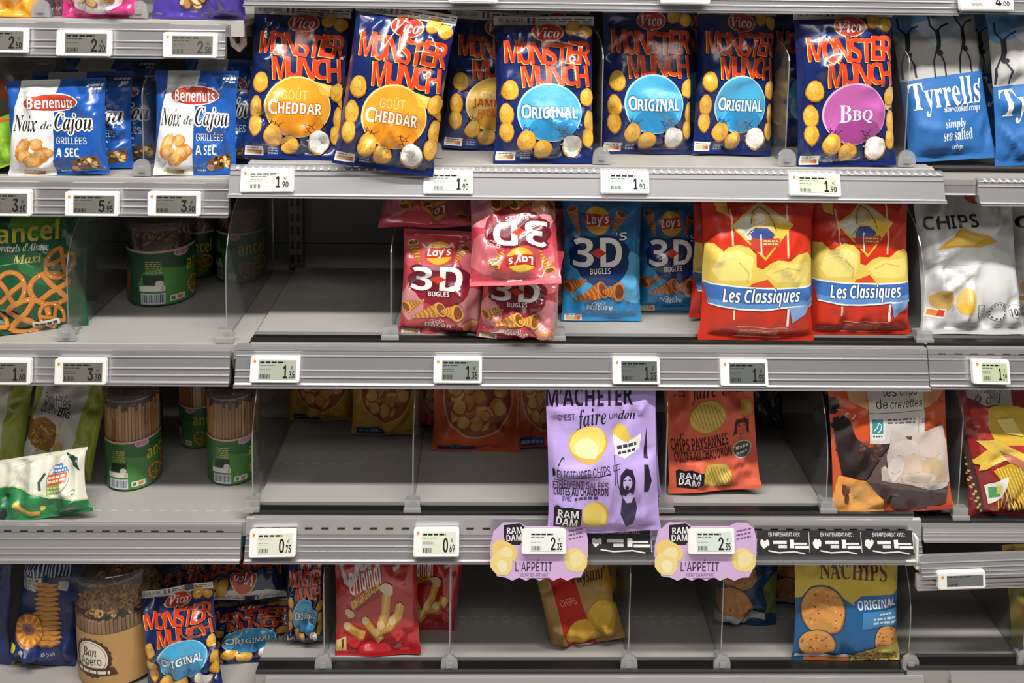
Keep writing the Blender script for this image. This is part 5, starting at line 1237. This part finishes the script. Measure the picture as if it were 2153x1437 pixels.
bag('red and yellow crisp bag beside the curved clear divider', CL, [(1704, 396), (1904, 396), (1920, 708), (1694, 702)], z2, G7, t=.06, lean=7, film='satin', seed=28, crease=.9, pinch=.06)
bag('red and yellow crisp bag hidden behind the front one, its corner by the blue bag', CL, [(1462, 420), (1650, 420), (1650, 672), (1444, 672)], z2, G7, t=.025, lean=5, Y=.10, film='satin', lod=.7)
WB = white_bag(); G8 = 'white crisp bags'
zr = zdeck['R2']
bag('white crisp bag with black lettering behind the curved divider', WB, [(1900, 388), (2142, 388), (2142, 712), (1948, 696)], zr, G8, t=.05, lean=15, Y=.04, film='satin', seed=33, crease=1.9, pinch=.08)
bag('white crisp bag cut by the picture edge', WB, [(2098, 386), (2330, 386), (2330, 690), (2118, 690)], zr, G8, t=.04, lean=6, Y=.16, film='satin', seed=34, crease=1.4)

# middle bay: third shelf
z3 = zdeck['M3']
YP, OP = puff_bag('c79c30', 'd8b45a'), puff_bag('cf5526', 'e8a27a'); G9 = 'small puff bags at the back of the shelf'
bag('yellow puff bag at the back beside the upright', YP, [(606, 742), (748, 742), (746, 886), (606, 886)], z3, G9, t=.04, lean=4, film='satin', seed=35, lod=.75)
bag('yellow puff bag at the back beside the clear divider', YP, [(738, 758), (886, 758), (880, 918), (740, 912)], z3, G9, t=.04, lean=5, film='satin', seed=36, lod=.75)
bag('orange puff bag standing before the other orange ones', OP, [(912, 772), (1096, 772), (1096, 950), (904, 950)], z3, G9, t=.045, lean=5, film='satin', seed=37, lod=.75)
bag('orange puff bag behind the divider, only a strip showing', OP, [(868, 770), (990, 770), (985, 902), (868, 902)], z3, G9, t=.035, lean=4, film='satin', seed=38, lod=.75)
bag('orange puff bag leaning beside the purple crisp bag', OP, [(1070, 770), (1216, 770), (1200, 950), (1092, 932)], z3, G9, t=.04, lean=5, film='satin', seed=39, lod=.75)
PU = purple_bag(); G10 = 'purple crisp bags'
bag('purple crisp bag standing over the shelf lip above a leaflet', PU, [(1138, 768), (1384, 768), (1386, 1118), (1154, 1124)], z3, G10, t=.045, lean=6, Y=-.034, hang=True, film='matt', seed=41, crease=1.2)
bag('purple crisp bag hidden behind the front one', PU, [(1190, 770), (1384, 770), (1386, 1070), (1210, 1070)], z3, G10, t=.035, lean=3, Y=.055, film='matt', seed=42, lod=.7)
bag('salmon orange crisp bag leaning on the half empty shelf', salmon_bag(), [(1392, 768), (1580, 768), (1604, 1024), (1402, 1044)], z3, None, t=.05, lean=7, film='matt', seed=43, crease=1.2)
bag('prawn cracker bag with a dark bowl of pale crackers', prawn_bag(), [(1728, 756), (1992, 756), (1998, 1100), (1752, 1106)], z3, None, t=.045, lean=8, Y=.012, film='gloss', seed=44, crease=.9)
bag('black bag deep on the shelf beside the salmon one', plain_dark('1a1718'), [(1520, 790), (1650, 790), (1646, 905), (1530, 905)], z3, None, t=.05, lean=2, Y=.3, lod=.7)
bag('dark brown bag deep behind the prawn cracker bag', plain_dark('3a231d', ((60, 80, 30, 20, '5a3020'),)), [(1706, 770), (1860, 770), (1860, 960), (1706, 960)], z3, None, t=.03, lean=2, Y=.2, lod=.7)
TB = tortilla_bag(); zr = zdeck['R3']
bag('dark red tortilla chip bag with a beaded border', TB, [(1998, 764), (2230, 784), (2250, 1104), (2044, 1104)], zr, None, t=.055, lean=9, Y=.02, film='gloss', seed=46, crease=1.3)

# lowest shelf
z4 = zdeck['M4']; zl4 = zdeck['L4']
PB = round_pretzel_bag(); G11 = 'navy round pretzel bags'
bag('navy bag with round crackers printed, beside the brown barrel', PB, [(50, 1150), (196, 1156), (152, 1404), (24, 1392)], zl4, G11, 'pretzel_bag', 'pretzel bag', t=.04, lean=12, film='satin', seed=47)
bag('navy bag cut by the edge, mostly out of view', PB, [(-140, 1150), (26, 1150), (22, 1376), (-150, 1376)], zl4, G11, 'pretzel_bag', 'pretzel bag', t=.05, lean=6, Y=.08, film='satin', seed=48)
G12 = 'small dark blue monster snack bags on the lowest shelf'
bag('small dark blue snack bag with blue roundel leaning on the barrel', ORI, [(296, 1204), (446, 1264), (468, 1462), (312, 1446)], zl4, G12, t=.055, lean=14, Y=.012, seed=49, crease=1.6)
bag('small dark blue snack bag with its white band, behind the leaning one', ORI, [(440, 1244), (624, 1262), (604, 1396), (436, 1394)], zl4, G12, t=.045, lean=42, seed=50, crease=1.5)
P = at(515, 1262, .10)
place_dir('crisp_bag', 'shiny dark blue snack bag lying on top of the small ones', 'crisp bag', ORI, P, (-1, .1, .15), (.15, -1, -.30), .17, .20, .045, 'top', group=G12, seed=51, crease=1.6)
bag('narrow dark blue snack bag turned sideways against the divider', ORI, [(596, 1160), (690, 1160), (668, 1350), (612, 1352)], z4, G12, t=.03, lean=4, Y=.07, seed=53, yaw=0)
bag('dark snack bag deep behind the small blue ones', BACK, [(330, 1170), (480, 1170), (480, 1360), (330, 1360)], zl4, G12, t=.05, lean=2, Y=.22, lod=.7)
PN = peanut_bag(); G13 = 'red peanut puff bags'
bag('red peanut puff bag filling the shelf behind a clear divider', PN, [(706, 1112), (872, 1112), (892, 1362), (698, 1364)], z4, G13, t=.06, lean=9, film='gloss', seed=54, crease=1.2, Y=.045)
bag('red peanut puff bag behind the first with a sharp corner sticking out', PN, [(836, 1120), (986, 1120), (950, 1384), (812, 1330)], z4, G13, t=.03, lean=6, film='gloss', seed=55, crease=1.2, Y=.115)
bag('kraft brown paper crisp bag with a red stripe, tilted', kraft_bag(), [(1118, 1150), (1256, 1130), (1320, 1290), (1158, 1358)], z4, None, t=.045, lean=9, film='kraft', seed=56, crease=1.3)
bag('second kraft brown crisp bag behind the tilted one', kraft_bag(), [(1190, 1120), (1300, 1120), (1300, 1262), (1190, 1262)], z4, None, t=.03, lean=4, film='kraft', seed=57, Y=.2, lod=.7)
CR = cracker_bag(); G14 = 'navy round cracker bags'
bag('navy bag of round brown crackers beneath the leaflet', CR, [(1500, 1110), (1650, 1110), (1622, 1312), (1508, 1334)], z4, G14, t=.04, lean=6, film='satin', seed=58, Y=.13)
bag('navy bag of round brown crackers behind the nacho bag', CR, [(1620, 1130), (1760, 1130), (1750, 1316), (1622, 1318)], z4, G14, t=.03, lean=4, film='satin', seed=59, Y=.19)
bag('yellow and blue nacho bag with big round chips printed', nacho_bag(), [(1668, 1128), (1890, 1128), (1892, 1392), (1664, 1386)], z4, None, t=.05, lean=6, film='satin', seed=60, crease=.7)
bag('yellow and red snack bag at the end of the lowest shelf', mixed_end_bag(), [(2100, 1140), (2300, 1140), (2300, 1374), (2132, 1372)], zdeck['R4'], None, t=.05, lean=5, film='satin', seed=61, Y=.07)

# ------------------------------------------------------------------ tubs
def cyl(r, z0, z1, n=40, m=4):
    us, vs = np.linspace(0, 1, n + 1), np.linspace(0, 1, m + 1)
    a = (us - .5) * np.pi * 1.3
    P = np.stack([np.tile(r * np.sin(a), (m + 1, 1)), np.tile(-r * np.cos(a), (m + 1, 1)), np.tile((z0 + (z1 - z0) * vs)[:, None], (1, n + 1))], -1)
    N = np.stack([np.tile(np.sin(a), (m + 1, 1)), np.tile(-np.cos(a), (m + 1, 1)), np.zeros((m + 1, n + 1))], -1)
    return us, vs, P, N
def sleeve_art(kind):
    A = Art([(0, 0), (200, 0), (200, 100), (0, 100)], {'sticks': '2c6b3a', 'mixed': '24552f', 'kraft': 'b98f58'}[kind])
    if kind == 'kraft':
        return A
    A.rect(0, 0, 200, 4, 'd9a8a0'); A.blob(120, 70, 60, 40, '47893f', .2); A.text('ancel', 132, 18, 190, 46, 'd0b92f', 'sans', .03); A.ell(124, 8, 13, 7, 'd9b0bc'); A.bars(114, 4, 134, 11, 'a34a66', 2)
    pretzel(A, 150, 78, 17, 60); pretzel(A, 176, 66, 16, 200); A.rect(66, 44, 96, 62, '15301c'); A.bars(70, 18, 94, 42, 'b7b45a', 6); A.ell(90, 60, 6, 6, 'd7d2c4'); A.rect(60, 64, 98, 74, 'e8e2dc'); A.rect(92, 65, 96, 73, 'd9b08a')
    A.rect(62, 78, 98, 98, 'cfd6dc')
    for k in range(13): A.rect(65 + k * 2.5, 80, 65 + k * 2.5 + (1.5 if k % 3 else .8), 95, '4a5560')
    A.rect(104, 84, 128, 95, 'e8e4d8'); A.rect(106, 86, 112, 93, '4a8a4a'); A.rect(116, 86, 124, 93, 'd9863a')
    if kind == 'mixed':
        for k in range(6): A.line([(6 + k * 6, 92), (30 + k * 2, 30 + k * 3)], 5, '8a4f2a')
    return A
SL = {k: sleeve_art(k) for k in ('sticks', 'mixed')}
printed = mat('printed_sleeve', rough=.4, attr=True)
tubm = clear_mat('tub_plastic', (.9, .88, .85), gloss=.05, haze=.04, rough=.05)
stickm = mat('baked_pretzel', rough=.55, attr=True)
TUBN = [0]
def tub(pl, pr, pt, psl, pb, z, label, kind='sticks', spin=0.0, group='pretzel stick tubs', content='sticks', name='snack_tub'):
    """clear round tub: px left/right, top, sleeve top, bottom"""
    TUBN[0] += 1; g = random.Random(TUBN[0])
    C0 = on_z((pl + pr) / 2, pb, z); r = (at(pr, pb, C0[1] + .05)[0] - at(pl, pb, C0[1] + .05)[0]) / 2; cy = C0[1] + r
    hs = at((pl + pr) / 2, psl, C0[1])[2] - z; ht = max(at((pl + pr) / 2, pt, C0[1])[2] - z, hs + .03)
    cx = C0[0] + (cy - C0[1]) * (C0[0] - CAM[0]) / (C0[1] - CAM[1]) * 0
    t = thing(name, label, 'snack tub', (C0[0], cy, z + .001), (0, 0, R(spin)), group)
    b = MB(); b.lathe([(0, 0), (r * .96, 0), (r, .004), (r, ht - .006), (r * .98, ht)], 40, c='ffffff'); b.build('clear_body', tubm, t, smooth=True)
    b = MB(); b.lathe([(r * 1.03, ht - .012), (r * 1.03, ht + .002), (r * .9, ht + .004), (0, ht + .004)], 40); b.build('lid', clear_mat('lid_plastic', (.55, .45, .38), gloss=.1, haze=.1), t, smooth=True)
    art = SL[kind]; us, vs, P, N = cyl(r * 1.006, .004, hs)
    pp, pn, pc, _ = grid_print(us, vs, P, N, art, None, None)
    V = []; F = []; n = 64
    for zz in (.004, hs):
        for i in range(n): V.append((r * 1.004 * math.sin(2 * math.pi * i / n), -r * 1.004 * math.cos(2 * math.pi * i / n), zz))
    for i in range(n): F.append([i, (i + 1) % n, n + (i + 1) % n, n + i])
    C = np.r_[np.tile(art.base, (n, 1)), pc]; NN = [(x / r, y / r, 0) for x, y, _ in V] + pn.tolist(); k = len(V)
    F += [[k + 3 * i, k + 3 * i + 1, k + 3 * i + 2] for i in range(len(pc))]
    mk('paper_sleeve', V + pp.tolist(), F, printed, t, cols=C, normals=NN)
    # what is inside
    b = MB()
    if content == 'sticks':
        m_ = int(2 * math.pi * r * .93 / .0065)
        for i in range(m_):
            a = 2 * math.pi * i / m_; rr = r * .93; top = hs + (ht - hs) * g.uniform(.62, .80); c_ = g.choice(('b9854a', 'c99655', 'a87038', 'd3a766'))
            b.tube([(rr * math.sin(a), rr * -math.cos(a), .006), (rr * math.sin(a + .03), rr * -math.cos(a + .03), top)], .0029, 6, c_)
        for i in range(70):
            a, q = g.uniform(0, 6.28), r * .86 * math.sqrt(g.random()); top = hs + (ht - hs) * g.uniform(.6, .78)
            b.tube([(q * math.sin(a), -q * math.cos(a), hs - .01), (q * math.sin(a) * 1.02, -q * math.cos(a) * 1.02, top)], .0029, 6, g.choice(('b9854a', 'c99655', '9a6430')))
            b.lathe([(0, top + .0004), (.0027, top)], 6, q * math.sin(a) * 1.02, -q * math.cos(a) * 1.02, 'e0c08a')
        o = b.build('pretzel_sticks', stickm)
        o.location = t.location; o['label'] = 'baked sticks packed inside the tub: ' + label; o['category'] = 'pretzel sticks'; o['kind'] = 'stuff'
        o['label'] = 'baked sticks inside the ' + label
    else:
        for i in range(230):
            a, q = g.uniform(0, 6.28), (r - .014) * math.sqrt(g.random()); zz = hs * .7 + (ht - hs * .7) * g.uniform(.2, .72)
            nx = Matrix.Rotation(g.uniform(0, 3.1), 3, 'X') @ Matrix.Rotation(g.uniform(0, 3.1), 3, 'Y')
            pts = [Vector((q * math.sin(a), -q * math.cos(a), zz)) + nx @ Vector((.0085 * math.cos(u), .0085 * math.sin(u), 0)) for u in np.linspace(0, 5.6, 8)]
            b.tube(pts, .0028, 5, g.choice(('a8682c', 'c08240', '8a4f20', 'd29a58')))
        o = b.build('mini_pretzels', stickm); o.location = t.location
        o['label'] = 'mini pretzels inside the ' + label; o['category'] = 'pretzels'; o['kind'] = 'stuff'
    return t, r, hs, ht
zl = zdeck['L3']
tub(205, 315, 836, 932, 1036, zl, 'stick tub standing beside the slumped white snack bag', spin=12)
tub(424, 530, 832, 926, 1024, zl, 'stick tub beside the clear divider of the empty shelf', spin=12)
tub(366, 452, 796, 858, 946, zl, 'stick tub further back, half hidden by another', spin=-40)
tub(236, 322, 796, 846, 938, zl, 'mixed tub at the back behind the first stick tub', 'mixed', content='mini', spin=30)
zl = zdeck['L2']
tub(248, 384, 476, 530, 648, zl, 'green mixed pretzel tub alone on the pretzel shelf', 'mixed', content='mini', spin=28)
tub(444, 546, 446, 492, 598, zl, 'green mixed pretzel tub behind the divider by the upright', 'mixed', content='mini', spin=-30)
tub(366, 446, 450, 490, 588, zl, 'dark green pretzel tub tucked behind the front mixed tub', 'mixed', content='mini', spin=-50)

def barrel(pl, pr, ptop, pb, z, label, Y, badge):
    g = random.Random(77); cxp = (pl + pr) / 2
    P = at(cxp, pb, Y); r = (at(pr, pb, Y + .07)[0] - at(pl, pb, Y + .07)[0]) / 2
    ht = at(cxp, ptop, Y)[2] - z; cy = Y + r
    t = thing('pretzel_barrel', label, 'pretzel barrel', (P[0], cy, z + .003), (R(-3) if badge else 0, R(-3) if badge else 0, 0), None)
    hs = ht * .50; hb = ht * .62
    b = MB(); b.lathe([(0, 0), (r * .96, 0), (r, .004), (r, ht - .01), (r * .97, ht)], 48); b.build('clear_body', tubm, t, smooth=True)
    b = MB(); b.lathe([(r * 1.02, ht - .012), (r * 1.02, ht + .004), (r * .8, ht + .010), (0, ht + .010)], 48); b.build('lid', clear_mat('clear_lid', (.9, .88, .85), gloss=.06, haze=.04), t, smooth=True)
    A = Art([(42, 1356), (402, 1356), (402, 1484), (42, 1484)], 'b98f58')
    if badge:
        cx, cyy = 192, 1414
        A.poly([(cx + (44 if k % 2 else 47) * math.cos(k * math.pi / 20), cyy + (44 if k % 2 else 48) * math.sin(k * math.pi / 20)) for k in range(40)], '4a2e22'); A.ell(cx, cyy, 38, 41, 'e9dfcc'); A.line([(cx + 34 * math.cos(k * .25), cyy + 37 * math.sin(k * .25)) for k in range(25)], 1.4, '8a6a4a', True)
        A.text('Bon', 170, 1388, 206, 1410, '3a241c', 'serifi', rot=-3); A.text('Ap\u00e9ro', 164, 1410, 216, 1436, '3a241c', 'serifi', rot=-5); A.poly([(144, 1438), (240, 1434), (248, 1452), (136, 1456)], '4a2e22'); A.bars(152, 1440, 232, 1450, 'e9dfcc', 1, fill=.7)
    A2 = A; us, vs, P2, N2 = cyl(r * 1.006, .0, hs, 48, 8)
    pp, pn, pc, _ = grid_print(us, vs, P2, N2, A2, None, None)
    n = 64; V = []; F = []
    for zz in (.002, hs):
        for i in range(n): V.append((r * 1.004 * math.sin(2 * math.pi * i / n), -r * 1.004 * math.cos(2 * math.pi * i / n), zz))
    for i in range(n): F.append([i, (i + 1) % n, n + (i + 1) % n, n + i])
    k = len(V); F += [[k + 3 * i, k + 3 * i + 1, k + 3 * i + 2] for i in range(len(pc))]
    mk('paper_sleeve', V + pp.tolist(), F, printed, t, cols=np.r_[np.tile(A.base, (n, 1)), pc], normals=[(x / r, y / r, 0) for x, y, _ in V] + pn.tolist())
    b = MB(); m_ = 66
    for i in range(m_):
        a = 2 * math.pi * i / m_; rr = r * .95
        b.tube([(rr * math.sin(a), -rr * math.cos(a), .006), (rr * math.sin(a), -rr * math.cos(a), hb * g.uniform(.97, 1.0))], .0036, 6, g.choice(('a87f55', 'b98f62', '94693f')))
    for i in range(420):
        a, q = g.uniform(0, 6.28), r * .88 * math.sqrt(g.random()); zz = hb - .006 + .045 * (1 - (q / r) ** 2) * g.uniform(.3, 1) + g.uniform(0, .01)
        nx = Matrix.Rotation(g.uniform(0, 3.1), 3, 'X') @ Matrix.Rotation(g.uniform(0, 3.1), 3, 'Y')
        pts = [Vector((q * math.sin(a), -q * math.cos(a), zz)) + nx @ Vector((.006 * math.cos(u), .006 * math.sin(u), 0)) for u in np.linspace(0, 5.6, 7)]
        b.tube(pts, .0024, 5, g.choice(('b9782e', 'd09a4a', '9a5c22', 'e2b868')))
    o = b.build('mini_pretzels', stickm); o.location = t.location; o.rotation_euler = t.rotation_euler; o['label'] = 'mini pretzels heaped inside the ' + label; o['category'] = 'pretzels'; o['kind'] = 'stuff'
barrel(138, 311, 1238, 1480, zl4, 'clear pretzel barrel with a brown paper sleeve and round badge', .012, True)
barrel(178, 322, 1150, 1390, zl4, 'second clear pretzel barrel behind the badge one', .19, False)
